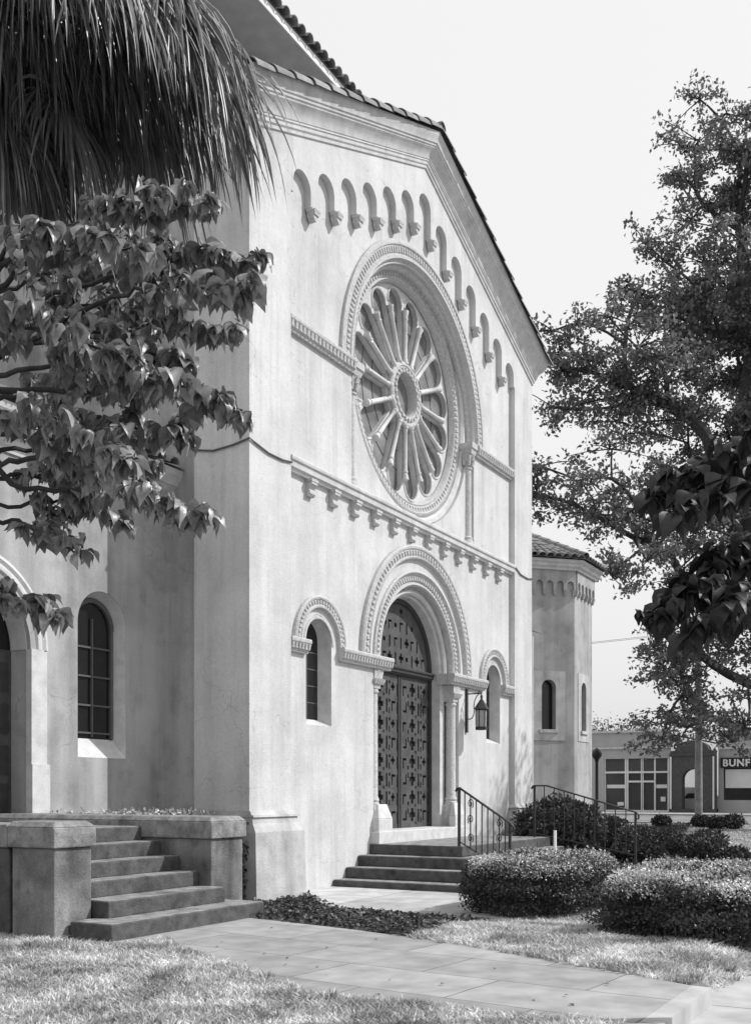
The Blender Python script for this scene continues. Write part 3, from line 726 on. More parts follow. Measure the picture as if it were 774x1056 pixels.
# handrails
def scroll(b, c, h, r=.012):
    "S-shaped iron scrolls about a vertical baluster at c, height h, lying in the plane of the rail (along Y)"
    x, y, z = c
    for zc_, s0 in ((z+h*.2, 1), (z+h*.55, -1), (z+h*.85, 1)):
        P = []
        for t in range(22):
            a = t/21*3.3*pi; rr = .012+.068*t/21
            P.append((x, y+s0*rr*cos(a)*.75, zc_+rr*sin(a)*1.2))
        b.tube(P, .0095, 5)
def rail(name, label, X, top, foot, nb, scr, flat=0.0, ring=None):
    (y0, z0), (y1, z1) = top; (f0, f1) = foot
    t = thing(name, label, 'handrail', (X, y0, f0))
    b = MB(); pts = [(X, y0+.07, z0-.07), (X, y0+.04, z0-.015), (X, y0, z0)]
    if flat: pts.append((X, y0-flat, z0))
    pts += [(X, y1, z1), (X, y1-.05, z1-.05), (X, y1-.04, z1-.13), (X, y1+.0, z1-.14)]
    for dx in (-.012, .012): b.tube([(p[0]+dx, p[1], p[2]) for p in pts], .018, 6)
    b.build('top_rail', 'iron', t, 60)
    MB().box(X-.022, y0-.022, f0-.05, X+.022, y0+.022, z0).build('post', 'iron', t)
    MB().box(X-.022, y1-.0, f1-.05, X+.022, y1+.044, z1).build('post', 'iron', t)
    yb = y0-flat; L_ = yb-y1
    def zt(y): return z0 if y > yb else z0+(z1-z0)*(yb-y)/L_
    def zb(y): return f0+.09+(f1-f0)*(y0-y)/(y0-y1)
    MB().tube([(X, y0, zb(y0)), (X, y1, zb(y1))], .013, 6).build('bottom_rail', 'iron', t)
    for i in range(nb):
        y = y0+(y1-y0)*(i+1)/(nb+1); b = MB()
        b.box(X-.009, y-.009, zb(y), X+.009, y+.009, zt(y))
        if i in scr: scroll(b, (X, y, zb(y)), zt(y)-zb(y))
        if ring == i: b.tube([(X, y+.11*cos(a*pi/10), zt(y)-.22+.11*sin(a*pi/10)) for a in range(21)], .010, 6); b.tube([(X, y+.05*cos(a*pi/8), zt(y)-.22+.05*sin(a*pi/8)) for a in range(17)], .008, 6)
        b.build('baluster', 'iron', t)
rail('handrail', 'short steep wrought iron handrail with scrolls at the left edge of the stoop', 4.1, ((-1.74, 1.58), (-2.76, .93)), (.5, -.05), 8, (1, 6))
rail('handrail', 'long gently sloping iron handrail in front of the leafy shrub', 8.5, ((-1.53, 1.64), (-3.80, 1.07)), (.5, .08), 9, (), .28, ring=1)

# side steps of the left wing with their parapets and terrace
ss = thing('side_steps', 'dark concrete flight of six steps between low parapets up to the side door', 'steps', (-4.5, -.5, 0))
fr = [-2.50, -2.12, -1.72, -1.42, -1.12, -.82]
for k in range(6):
    zt = .178*(k+1); x0, x1 = (-5.72, -3.40) if k == 0 else (-5.36, -3.385)
    if k == 0: m_ = MB().box(-5.72, fr[0], -.15, -3.38, -1.9, zt).box(-5.34, -1.9, -.15, -3.39, fr[1]+.0, zt) if False else MB().box(-5.72, fr[0], -.15, -3.12, -1.935, zt).box(-5.34, -1.935, -.15, -3.40, -.8, zt)
    else: m_ = MB().box(x0, fr[k], zt-.178, x1, (fr[k+1]+.3 if k < 5 else WY-.05), zt)
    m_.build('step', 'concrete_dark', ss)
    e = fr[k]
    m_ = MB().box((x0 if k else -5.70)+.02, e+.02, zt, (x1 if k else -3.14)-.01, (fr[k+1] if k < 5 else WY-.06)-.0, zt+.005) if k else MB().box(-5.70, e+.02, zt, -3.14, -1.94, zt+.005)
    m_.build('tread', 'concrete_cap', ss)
# parapets
def parapet(x0, x1, y0, y1, zt, name):
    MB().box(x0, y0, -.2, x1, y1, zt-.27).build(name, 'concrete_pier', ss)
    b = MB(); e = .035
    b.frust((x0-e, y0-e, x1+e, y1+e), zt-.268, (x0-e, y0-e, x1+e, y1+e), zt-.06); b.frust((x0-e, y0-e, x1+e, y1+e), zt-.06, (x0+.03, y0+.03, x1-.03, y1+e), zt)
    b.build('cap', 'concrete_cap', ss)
parapet(-3.38, -2.74, -1.90, WY-.02, 1.20, 'parapet')
parapet(-5.90, -5.38, -1.90, -1.30, 1.20, 'parapet')
parapet(-9.0, -5.90+.02, -1.30+.0, -.85, 1.20, 'parapet') if False else None
MB().box(-5.90, -1.26, -.2, -5.40, WY-.02, .92).build('parapet', 'concrete_dark', ss)
MB().box(-5.93, -1.26, .925, -5.37, WY-.02, 1.165).build('cap', 'concrete_cap', ss)
MB().box(-2.70, .2, -.3, -.05, WY-.02, 1.05).build('terrace', 'concrete_pier', ss)

# wall lantern
lt = thing('wall_lantern', 'black iron lantern hanging from a wall bracket right of the main doorway', 'lantern', (8.5, .10, 3.35))
MB().box(8.46, .085, 2.86, 8.54, .125, 3.86).tube([(8.5, .10, 3.74), (8.5, -.25, 3.74)], .014, 6).tube([(8.5, .10, 3.18), (8.5, .04, 3.16), (8.5, -.02, 3.18), (8.5, -.06, 3.24), (8.5, -.08, 3.34), (8.5, -.07, 3.46), (8.5, -.09, 3.58), (8.5, -.14, 3.68), (8.5, -.2, 3.73)], .012, 6).tube([(8.5, -.16, 3.74), (8.5, -.21, 3.80), (8.5, -.25, 3.76), (8.5, -.26, 3.66)], .012, 6).build('bracket', 'iron', lt)
lc = (8.5, -.26, 0)
b = MB().lathe(lc, [(.02, 3.70), (.03, 3.66), (.02, 3.62), (.06, 3.56), (.165, 3.40), (.175, 3.38), (.13, 3.37), (.13, 3.35)], 6).lathe(lc, [(.0, 2.90), (.14, 2.91), (.14, 2.97), (.12, 2.98)], 6)
for k in range(6):
    a = k*pi/3; b.tube([(lc[0]+.125*cos(a), lc[1]+.125*sin(a), 2.95), (lc[0]+.135*cos(a), lc[1]+.135*sin(a), 3.38)], .011, 4)
b.build('cage', 'iron', lt)
MB().lathe(lc, [(.112, 2.97), (.122, 3.36)], 6).build('glass', 'lantern_glass', lt)
MB().lathe(lc, [(.03, 2.95), (.03, 3.12), (.01, 3.18)], 8).build('candle', 'white_paint', lt)

# ================================================================== VEGETATION
def rand_dirs(n, z=0.0):
    d = RNG.normal(size=(n, 3)); d[:, 2] += z; return nrm(d)
def inside(P, poly):
    x, y = P[:, 0], P[:, 1]; r = np.zeros(len(P), bool); n = len(poly)
    for i in range(n):
        x0, y0 = poly[i]; x1, y1 = poly[(i+1) % n]
        c = ((y0 > y) != (y1 > y)) & (x < (x1-x0)*(y-y0)/(y1-y0+1e-12)+x0); r ^= c
    return r
def scatter(poly, n, holes=()):
    a = np.array(poly); lo, hi = a.min(0), a.max(0); out = []
    while sum(map(len, out)) < n:
        p = lo+(hi-lo)*RNG.random((n*2, 2)); k = inside(p, poly)
        for h in holes: k &= ~inside(p, h)
        out.append(p[k])
    return np.concatenate(out)[:n]
gzv = np.vectorize(gz)
def grass(name, label, poly, n, h, material='grass_blade', holes=(), w=.006):
    p = scatter(poly, n, holes)
    cl = np.sin(p[:, 0]*3.1+np.sin(p[:, 1]*2.3)*2)*np.sin(p[:, 1]*2.7+np.cos(p[:, 0]*1.9)*2)
    hh = h*(RNG.uniform(.5, 1.25, n))*(1+.3*cl)
    z = gzv(p[:, 0], p[:, 1]); base = np.column_stack([p, z-.01])
    az = RNG.uniform(0, 2*pi, n); side = np.column_stack([np.cos(az), np.sin(az), np.zeros(n)])
    ln = RNG.normal(size=(n, 2))*.55; up = np.column_stack([ln*hh[:, None], hh])
    mid = base+up*.55+np.column_stack([np.zeros((n, 2)), hh*.08]); tip = base+up*np.array([1.25, 1.25, .9])
    V = np.stack([base-side*w, base+side*w, mid+side*w*.7, mid-side*w*.7, tip], 1).reshape(-1, 3)
    i = np.arange(n)[:, None]*5
    F = np.concatenate([i+np.array([[0, 1, 2]]), i+np.array([[0, 2, 3]]), i+np.array([[3, 2, 4]])])
    o = npmesh(name, V, F, material); props(o, label, 'grass', None, 'stuff'); return o
fg = [(-12.4, -9.6), (-12.4, -1.0), (-5.95, -1.0), (-5.95, -2.2), (-5.8, -2.62), (-5.2, -2.75), (-5.6, -3.3), (-6.15, -4.2), (-6.95, -5.6), (-6.9, -8.0), (-9, -8.0)]
grass('lawn_grass', 'sunlit ragged lawn grass in the foreground left of the flagstone path', fg, 210000, .062, w=.0065)
strip = [(-3.98, -4.9), (-4.2, -5.6), (-4.8, -6.9), (-5.25, -8.02), (-3.6, -8.25), (-.5, -8.2), (-1.0, -6.6), (-1.0, -4.9), (-2.4, -4.55)]
grass('verge_grass', 'strip of grass between the path and the clipped hedges', strip, 50000, .07, w=.0075)
far_l = [(8.6, -8), (37.5, -8), (37.5, 12), (21, 12), (20.5, 2), (18, .5), (10, -2.5)]
grass('far_lawn_grass', 'lawn beyond the hedges on the right', far_l, 70000, .06, w=.012)
grass('hedge_lawn_grass', 'grass under and behind the clipped hedges', [(-1.8, -8), (4.1, -8), (4.1, -4.8), (-.6, -4.9)], 22000, .06)
# dark bed of ivy and leaf litter along the wall
bed = [(-3.35, -2.5), (-3.35, -.2), (-1.6, 1.0), (-.3, .9), (-.1, -.25), (1.5, -.25), (1.4, -.2), (-.35, -1.9), (-.75, -4.5), (-2.2, -4.65), (-3.95, -5.0), (-3.62, -3.8), (-3.4, -2.6)]
p = scatter(bed, 13000); z = gzv(p[:, 0], p[:, 1])+RNG.uniform(.0, .04, len(p))+.02*np.sin(p[:, 0]*9)*np.sin(p[:, 1]*7)
V, F = leaf_arrays(np.column_stack([p, z]), rand_dirs(len(p))*[1, 1, .3], rand_dirs(len(p), 1.4), RNG.uniform(.03, .10, len(p)), .045)
props(npmesh('ground_cover', V, F, 'ivy_leaf'), 'dark bed of low ivy and leaf litter between the wall and the path', 'ground cover', None, 'stuff')
tri = tessellate_polygon([[Vector((x, y, 0)) for x, y in bed]])
dense = scatter(bed, 1)
bb = MB(); st = .25
for i in range(-16, 8):
    for j in range(-20, 6):
        c = np.array([[i*st+.125, j*st+.125]])
        if inside(c, bed)[0]:
            q = [(i*st, j*st), ((i+1)*st, j*st), ((i+1)*st, (j+1)*st), (i*st, (j+1)*st)]
            bb.add([(x, y, gz(x, y)+.008) for x, y in q], [(0, 1, 2, 3)])
props(bb.build('planting_bed', 'soil'), 'dark soil of the planting bed', kind='structure')
pt_ = scatter([(-6.9, -8.0), (-7.0, -5.6), (-6.0, -3.2), (-3.7, -3.2), (-4.2, -5.6), (-5.3, -8.0)], 26); pt_ = pt_[RNG.random(len(pt_)) < .8]
P = np.column_stack([pt_, np.full(len(pt_), .022)]); V, F = leaf_arrays(P, rand_dirs(len(P))*[1, 1, .1], rand_dirs(len(P))*.3+[0, 0, 1], RNG.uniform(.025, .06, len(P)), .03)
props(npmesh('fallen_leaves', V, F, 'ivy_leaf'), 'small fallen leaves scattered on the flagstone path', 'leaves', None, 'stuff')
for nm, lb, pg, cnt_ in (('grass_tufts', 'taller ragged tufts of pale grass in the foreground lawn', fg, 160), ('weed_tufts', 'weedy tufts along the verge beside the path', strip, 110)):
    c = scatter(pg, cnt_); k = 26; cc = np.repeat(c, k, 0)+RNG.normal(size=(cnt_*k, 2))*.022; N_ = len(cc); h_ = np.repeat(RNG.uniform(.05, .10, cnt_), k)*RNG.uniform(.6, 1.1, N_)
    dv = (cc-np.repeat(c, k, 0))*12+RNG.normal(size=(N_, 2))*.25; D = np.column_stack([dv, np.ones(N_)])
    V, F = leaf_arrays(np.column_stack([cc, gzv(cc[:, 0], cc[:, 1])]), D, rand_dirs(N_), h_, .014); props(npmesh(nm, V, F, 'grass_blade'), lb, 'grass', None, 'stuff')
bed2 = [(9, -.6), (10.2, -5.6), (14.5, -4.2), (23, -1.0), (36, 1.2), (36, 2.4), (22, 1.6), (17, .6), (12.4, -.2)]
p = scatter(bed2, 9000); z = gzv(p[:, 0], p[:, 1])+RNG.uniform(.0, .13, len(p))
V, F = leaf_arrays(np.column_stack([p, z]), rand_dirs(len(p)), rand_dirs(len(p), 1.0), RNG.uniform(.07, .14, len(p)), .07)
props(npmesh('ground_cover', V, F, 'shrub_leaf'), 'dark low ground cover in the bed beyond the handrail', 'ground cover', None, 'stuff')

def bush(name, label, cat, c, size, n, L, material='shrub_leaf', box=0.0, group=None, stems=5, dens=.75, zoff=0.0, rot=0.0, tips=0):
    """bush: leaves through a rounded volume; size = half extents; box>0 makes it squarer (clipped)"""
    x, y = c; g = gz(x, y)
    t = thing(name, label, cat, (x, y, g), group)
    d = rand_dirs(n); r = RNG.random(n)**(1/3.0); r = dens+(1-dens)*r if dens else r
    if box:
        k = 2+8*box; s_ = (np.abs(d)**k).sum(1)**(-1/k); d = d*s_[:, None]
    lump = 1+.07*np.sin(d[:, 0]*7+x)*np.sin(d[:, 1]*6+y)+.06*np.sin(d[:, 2]*9+d[:, 0]*5)
    if not box: lump = lump*(1+.08*np.sin(d[:, 0]*13)*np.sin(d[:, 2]*11))
    kk = (2+8*box) if box else 2; gN = nrm(np.sign(d)*np.abs(d)**(kk-1)/np.array(size)*max(size))
    P = d*(r*lump)[:, None]*np.array(size)
    P += RNG.normal(size=P.shape)*(.035 if tips else .02)
    if tips: P *= (1+.05*np.sin(P[:, 0]*5.1+1)*np.sin(P[:, 1]*4.3)+.04*np.sin(P[:, 0]*11)*np.sin(P[:, 1]*9+P[:, 2]*8))[:, None]
    keep = P[:, 2] > -size[2]*.93; P = P[keep]; d = d[keep]; gN = gN[keep]
    cr, sr = cos(rot), sin(rot); P = P@np.array([[cr, sr, 0], [-sr, cr, 0], [0, 0, 1]]); d = d@np.array([[cr, sr, 0], [-sr, cr, 0], [0, 0, 1]]); gN = gN@np.array([[cr, sr, 0], [-sr, cr, 0], [0, 0, 1]])
    P += np.array([x, y, g+size[2]+zoff])
    V, F = leaf_arrays(P, d*.6+rand_dirs(len(P))+[0, 0, .3], rand_dirs(len(P))+gN*1.1+[0, 0, .1], RNG.uniform(.7, 1.3, len(P))*L, L*.62)
    npmesh('foliage', V, F, material, t)
    if tips:
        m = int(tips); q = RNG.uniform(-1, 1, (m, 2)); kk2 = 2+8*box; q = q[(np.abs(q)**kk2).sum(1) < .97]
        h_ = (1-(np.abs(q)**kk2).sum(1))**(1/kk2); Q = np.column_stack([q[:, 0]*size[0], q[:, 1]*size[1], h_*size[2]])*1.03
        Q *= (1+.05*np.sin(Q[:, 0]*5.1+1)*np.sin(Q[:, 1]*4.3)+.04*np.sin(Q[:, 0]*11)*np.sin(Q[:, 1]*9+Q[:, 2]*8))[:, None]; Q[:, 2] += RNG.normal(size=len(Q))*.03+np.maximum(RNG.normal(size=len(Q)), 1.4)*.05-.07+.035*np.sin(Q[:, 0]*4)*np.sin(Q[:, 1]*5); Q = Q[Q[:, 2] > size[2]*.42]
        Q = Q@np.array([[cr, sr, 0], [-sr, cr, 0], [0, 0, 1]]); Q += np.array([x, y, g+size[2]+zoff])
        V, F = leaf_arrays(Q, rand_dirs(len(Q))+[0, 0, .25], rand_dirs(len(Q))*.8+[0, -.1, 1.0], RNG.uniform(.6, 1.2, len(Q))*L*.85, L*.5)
        npmesh('sunlit_top_leaves', V, F, 'pale_or_lit_leaf', t)  # pale layer on top: sunlight put into the leaf colour
    b = MB()
    for i in range(stems):
        a = RNG.uniform(0, 2*pi); q = RNG.uniform(.2, .8)
        lx, ly = q*cos(a)*size[0]*.8, q*sin(a)*size[1]*.8
        ex, ey = lx*cr-ly*sr, lx*sr+ly*cr
        b.tube([(x+ex*.6, y+ey*.6, g-.02), (x+ex*.8, y+ey*.8, g+size[2]*.6), (x+ex, y+ey, g+size[2]*1.3)], [.018, .014, .006], 5)
    b.build('stem', 'twig', t); return t
# two clipped hedges
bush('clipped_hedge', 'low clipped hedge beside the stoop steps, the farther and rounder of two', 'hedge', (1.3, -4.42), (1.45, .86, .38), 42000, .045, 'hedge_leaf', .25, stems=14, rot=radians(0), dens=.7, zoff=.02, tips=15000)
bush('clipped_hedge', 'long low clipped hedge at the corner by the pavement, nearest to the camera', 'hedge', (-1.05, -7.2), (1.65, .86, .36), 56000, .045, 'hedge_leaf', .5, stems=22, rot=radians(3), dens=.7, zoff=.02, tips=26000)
# shrubs beyond the rail
bush('leafy_shrub', 'large dark leafy shrub behind the long handrail', 'shrub', (11.0, -1.2), (1.35, 1.0, .78), 9000, .11, 'shrub_leaf', dens=.4, stems=9)
bush('leafy_shrub', 'mid-height shrub at the foot of the long handrail, right of the largest one', 'shrub', (11.6, -3.0), (.7, .6, .30), 3000, .10, 'shrub_leaf', dens=.4)
bush('leafy_shrub', 'broad shrub at the base of the apse wall', 'shrub', (16.6, -.6), (1.2, .8, .5), 5000, .12, 'shrub_leaf', dens=.4)
small = [((21.1, -.5), .42, 'small round shrub in the bed, the one nearest the apse'), ((17.9, -1.9), .40, 'small round shrub just right of the handrail end post'),
         ((14.5, -3.4), .42, 'small round shrub in the middle of the lawn bed'), ((16.5, -3.6), .46, 'fuller round shrub behind its smaller neighbour in the lawn bed'),
         ((12.6, -4.4), .40, 'wide dark shrub spreading over the bed edge near the hedge'), ((11.1, -5.3), .32, 'low round shrub nearest the front walk'),
         ((33.5, 2.0), .36, 'small far shrub left of the utility pole'), ((34.4, .5), .36, 'small far shrub at the foot of the utility pole'), ((32.7, -.5), .36, 'far shrub right of the utility pole'), ((33.2, -1.1), .42, 'rounder far shrub, rightmost by the cross street'),
         ((29.0, 2.6), .34, 'far low shrub on the left of the lawn edge')]
for (c, r, lb) in small: bush('round_shrub', lb, 'shrub', c, (r*1.1, r*1.1, r*.72), 1300, .10, 'shrub_leaf', dens=.5, group='small round shrubs dotted along the lawn bed', stems=3)
# creeping vine between the right parapet and the pier
vn = thing('creeping_vine', 'dark ivy climbing the gap between the side parapet and the church pier', 'vine', (-1.6, -.4, -.1))
n = 2600; P = np.column_stack([RNG.uniform(-2.70, -.05, n), RNG.uniform(.0, .18, n), np.zeros(n)])
P[:, 2] = RNG.uniform(-.15, 1.05, n)**1.0
P[:, 2] *= RNG.random(n)**.25
V, F = leaf_arrays(P, rand_dirs(n)-[0, .3, .5], rand_dirs(n)+[0, -1.2, .3], RNG.uniform(.05, .10, n), .06); npmesh('foliage', V, F, 'ivy_leaf', vn)
MB().tube([(-1.6, .15, -.2), (-1.5, .14, .4), (-1.9, .16, .9)], .012, 5).tube([(-.6, .15, -.2), (-.8, .14, .4), (-.5, .16, .9)], .012, 5).build('stem', 'twig', vn)
# plants in the terrace behind the parapet
pl = thing('terrace_plant', 'small pale leafy plants growing along the top of the terrace behind the parapet', 'plant', (-1.2, 1.2, 1.05))
n = 900; P = np.column_stack([RNG.uniform(-2.7, -.1, n), RNG.uniform(.5, 1.7, n), 1.05+RNG.random(n)**1.6*.17])
V, F = leaf_arrays(P, rand_dirs(n)+[0, 0, .3], rand_dirs(n, .8), RNG.uniform(.05, .09, n), .045); npmesh('foliage', V, F, 'pale_or_lit_leaf', pl)

# ---- branching tree: targets joined greedily to the growing skeleton
def grow(root, targets, wob=.12, bias=.35):
    nodes = [Vector(p) for p in root]; par = [i-1 for i in range(len(root))]
    pathl = [0.0]
    for i in range(1, len(root)): pathl.append(pathl[-1]+(nodes[i]-nodes[i-1]).length)
    ends = []
    order = sorted(range(len(targets)), key=lambda i: (Vector(targets[i])-nodes[-1]).length)
    for ti in order:
        t = Vector(targets[ti]); P = np.array([tuple(n_) for n_ in nodes]); d = np.linalg.norm(P-np.array(t), axis=1)+np.array(pathl)*bias
        d[:max(len(root)-2, 1)] += 50
        j = int(np.argmin(d)); a = nodes[j]; L_ = (t-a).length; ns = max(int(L_/.6), 2); prev = j
        off = Vector(RNG.normal(size=3))*L_*wob; off.z = abs(off.z)
        for s_ in range(1, ns+1):
            u = s_/ns; p = a.lerp(t, u)+off*sin(pi*u)+Vector(RNG.normal(size=3))*.04
            nodes.append(p); par.append(prev); pathl.append(pathl[prev]+(p-nodes[prev]).length); prev = len(nodes)-1
        ends.append(prev)
    cnt = [0]*len(nodes)
    for e in ends:
        k = e
        while k >= 0: cnt[k] += 1; k = par[k]
    main = {}
    for i in range(1, len(nodes)):
        if par[i] >= 0 and cnt[i] > cnt[main.get(par[i], i)]-(par[i] not in main): main[par[i]] = i
    for _ in range(3):
        new = list(nodes)
        for i in range(len(root), len(nodes)):
            if i in main: new[i] = nodes[i]*.4+(nodes[par[i]]+nodes[main[i]])*.3
        nodes = new
    return nodes, par, cnt
def tree(name, label, cat, root, targets, rtip, leafm, nleaf, spread, L, barkm='bark', group=None, flat=.6, droop=0.0, trunk_r=None, power=.45, sub=0, wob=.12):
    t = thing(name, label, cat, root[0], group)
    nodes, par, cnt = grow(root, targets, wob)
    rad = [rtip*max(c, 1)**power for c in cnt]
    kids = {}
    for i, p in enumerate(par): kids.setdefault(p, []).append(i)
    tm = MB(); bm_ = MB(); nr = len(root)
    tm.tube(nodes[:nr], [max(rad[i], (trunk_r or 0)*(1-.45*i/max(nr-1, 1))) for i in range(nr)], 12); done = set(range(nr))
    for i in range(nr, len(nodes)):
        if par[i] in done and i not in done:
            pass
    started = [False]*len(nodes)
    for i in range(nr, len(nodes)):
        if started[i]: continue
        ch_ = [par[i], i]; started[i] = True; k = i
        while True:
            ks = [q for q in kids.get(k, []) if not started[q]]
            if not ks: break
            k = max(ks, key=lambda q: cnt[q]); started[k] = True; ch_.append(k)
        rr = [rad[q] for q in ch_]; rr[0] = min(rr[0], rr[1]*1.1)
        bm_.tube([nodes[q] for q in ch_], rr, 6)
    tm.build('trunk', barkm, t, 60); bm_.build('branch', barkm, t, 60)
    Ps = []
    tw = MB()
    for c in targets:
        if sub:
            sc = np.array(c)+RNG.normal(size=(sub, 3))*spread*np.array([1, 1, flat])
            for q_ in sc:
                k = max(int(nleaf/sub*RNG.uniform(.5, 1.5)), 3); Ps.append(q_+RNG.normal(size=(k, 3))*spread*.34*np.array([1, 1, .6]))
                tw.tube([c, tuple((np.array(c)+q_)/2+np.array([0, 0, .05])), tuple(q_)], [rtip*.8, rtip*.55, rtip*.35], 4, False)
        else:
            k = max(int(nleaf*RNG.uniform(.6, 1.4)), 4); q = RNG.normal(size=(k, 3))*spread*np.array([1, 1, flat])*RNG.uniform(.7, 1.25); Ps.append(np.array(c)+q)
    if sub: tw.build('twigs', barkm, t)
    P = np.concatenate(Ps); D = rand_dirs(len(P)); D[:, 2] -= droop
    V, F = leaf_arrays(P, D, rand_dirs(len(P), .8), RNG.uniform(.7, 1.3, len(P))*L, L*.6)
    npmesh('crown', V, F, leafm, t); return t
def blobs(lst, n):
    "clump centres spread through several ellipsoids given by photo position, depth and radii in metres"
    vol = np.array([b[3]*b[4]*b[3] for b in lst]); out = []
    for b in lst:
        k = max(int(n*(b[3]*b[4]*b[3])/vol.sum()), 3)
        c = np.array(at(b[0], b[1], b[2])); d = rand_dirs(k)*(RNG.random(k)**.45)[:, None]*np.array([b[3], b[3], b[4]]); out.append(c+d)
    return [tuple(p) for p in np.concatenate(out)]
# big spreading oak right of the church
OR_ = at(850, 817, 44); og = gz(OR_.x, OR_.y)
oak_b = [(765, 160, 44, 3.3, 3.1), (712, 310, 43, 3.2, 2.8), (775, 330, 44, 3.6, 3.3), (612, 375, 41, 2.9, 2.2), (680, 420, 42, 3.2, 1.9), (600, 495, 40, 2.5, 2.0), (660, 520, 41, 2.6, 1.9), (572, 340, 42, 1.2, 1.1),
         (760, 480, 44, 3.9, 3.1), (642, 580, 40, 1.5, .9), (720, 560, 43, 2.6, 1.7), (712, 655, 43, 2.4, 1.9), (735, 725, 43, 2.7, 1.6), (690, 745, 42, 1.3, .9), (770, 640, 44, 3.2, 2.6), (860, 300, 46, 6, 6), (890, 520, 46, 6, 5)]
tg = blobs(oak_b, 560)
tree('oak_tree', 'huge spreading oak with arching limbs right of the church, its crown filling the sky', 'tree', [(OR_.x, OR_.y, og-.2), (OR_.x-.1, OR_.y, og+2), (OR_.x-.4, OR_.y+.3, og+4.2), (OR_.x-.9, OR_.y+.2, og+6.8)], tg, .036, 'oak_leaf', 260, .60, .20, trunk_r=.6, power=.52, sub=8, wob=.24)
# street tree just outside the frame on the right: it throws the dappled light on the lower right of the front
ST = (17.5, -9.2); tg = [(ST[0]+a[0]*3.6, ST[1]+a[1]*3.6, 9.6+a[2]*2.8) for a in rand_dirs(60)*(RNG.random(60)**.4)[:, None]]
tree('shade_tree', 'leafy street tree standing on the verge right of the view', 'tree', [(ST[0], ST[1], -.3), (ST[0]+.1, ST[1], 2.5), (ST[0], ST[1]+.1, 5)], tg, .025, 'oak_leaf', 70, .5, .16, trunk_r=.3)
# trees far behind the shops
for i, (x, D, w_, h_, lb) in enumerate(((628, 110, 5, 9.5, 'grey distant bushy tree above the shop roof, beside the apse'), (665, 118, 6, 8.6, 'distant broad tree behind the shop roof left of the utility pole'), (745, 125, 7, 8.5, 'distant tree behind the shop roof at the right edge'))):
    R = at(x, 817, D); g = .3
    tg = [(R.x+a[0]*w_, R.y+a[1]*w_, g+h_*.62+a[2]*h_*.36) for a in rand_dirs(46)*(RNG.random(46)**.4)[:, None]]
    tree('background_tree', lb, 'tree', [(R.x, R.y, g), (R.x, R.y, g+2.4), (R.x, R.y+.2, g+4)], tg, .04, 'far_leaf', 130, .8, .26, group='trees far behind the shops', trunk_r=.3)

# ---- near broad-leaved trees with drooping leaves
def leaf_template(sag, cup, wave):
    st = [(0, 0), (.10, .24), (.26, .44), (.46, .50), (.66, .38), (.84, .17), (1.04, .015)]; V = []; F = []
    for i, (u, w_) in enumerate(st):
        zc = .10*sin(pi*u)-sag*u*u
        V += [(u, w_, zc+cup*w_+wave*sin(i*2.1)), (u, 0, zc), (u, -w_, zc+cup*w_+wave*cos(i*1.7))]
    for i in range(len(st)-1):
        a = 3*i; F += [(a, a+1, a+4), (a, a+4, a+3), (a+1, a+2, a+5), (a+1, a+5, a+4)]
    return np.array(V), np.array(F)
L_A = leaf_template(.15, .25, .02); L_B = leaf_template(.45, -.15, .05); L_C = leaf_template(.30, .5, .03)
def sprays(t, root, specs, leafm, L, dens=1.0, twig_r=.005):
    "branches whose leaves hang in flat tiers; specs = (start, tip, half width, first leafy fraction)"
    bm_ = MB(); Ps, Ds = [], []
    for st_, tip, hw_, f0 in specs:
        a = Vector(st_); b_ = Vector(tip); ax = (b_-a).normalized(); sd = ax.cross(Vector((0, 0, 1))).normalized(); n_ = 16
        off = Vector((0, 0, .10))+sd*RNG.normal()*.08
        pts = [a.lerp(b_, i/n_)+off*sin(pi*i/n_)+Vector(RNG.normal(size=3))*.012 for i in range(n_+1)]
        bm_.tube([tuple(root)]+pts, [.020]+[.012*(1-i/n_)+twig_r for i in range(n_+1)], 6)
        nn = int((b_-a).length*(1-f0)/.052)
        for q in range(nn):
            u = f0+(1-f0)*(q+RNG.random())/nn; p = pts[min(int(u*n_), n_-1)].lerp(pts[min(int(u*n_)+1, n_)], u*n_-int(u*n_))
            wd = hw_*sqrt(max(1-((u-f0)/(1-f0))**3, .08))*RNG.uniform(.3, 1.0)*(1 if q % 2 else -1)
            e = p+sd*wd+ax*abs(wd)*.6+Vector((0, 0, RNG.normal()*.035+.02))
            bm_.tube([p, p.lerp(e, .5)+Vector((0, 0, .015)), e], [twig_r*.7, twig_r*.5, twig_r*.35], 4, False)
            for v in (.45, .75, 1.0):
                k = RNG.poisson(3.2*dens*(1.5 if v == 1.0 else .8))
                for _ in range(k):
                    az = RNG.uniform(0, 2*pi); Ps.append(tuple(p.lerp(e, v)+Vector(RNG.normal(size=3))*.012)); Ds.append((cos(az)*.9, sin(az)*.9, -RNG.uniform(.1, 1.6)))
    P = np.array(Ps); D = nrm(np.array(Ds)); Nn = rand_dirs(len(P), .2)*.7+np.column_stack([D[:, :2]*.8, np.full(len(P), .9)]); Ls = RNG.uniform(.4, 1.2, len(P))*L
    grp = RNG.integers(0, 3, len(P)); Vs, Fs, o_ = [], [], 0
    for g_, T in enumerate((L_A, L_B, L_C)):
        m = grp == g_; V, F = leaf_arrays(P[m], D[m], Nn[m], Ls[m], Ls[m]*RNG.uniform(.6, .85, m.sum()), T); Vs.append(V); Fs.append(F+o_); o_ += len(V)
    bm_.build('branch', 'twig', t, 60); npmesh('foliage', np.concatenate(Vs), np.concatenate(Fs), leafm, t, True)
R = at(-75, 817, 6.4); base = (R.x, R.y, gz(R.x, R.y))
dg = thing('dogwood_tree', 'near dogwood with sunlit drooping leaves reaching in from the left below the palm', 'tree', base)
top = at(-75, 400, 6.4)
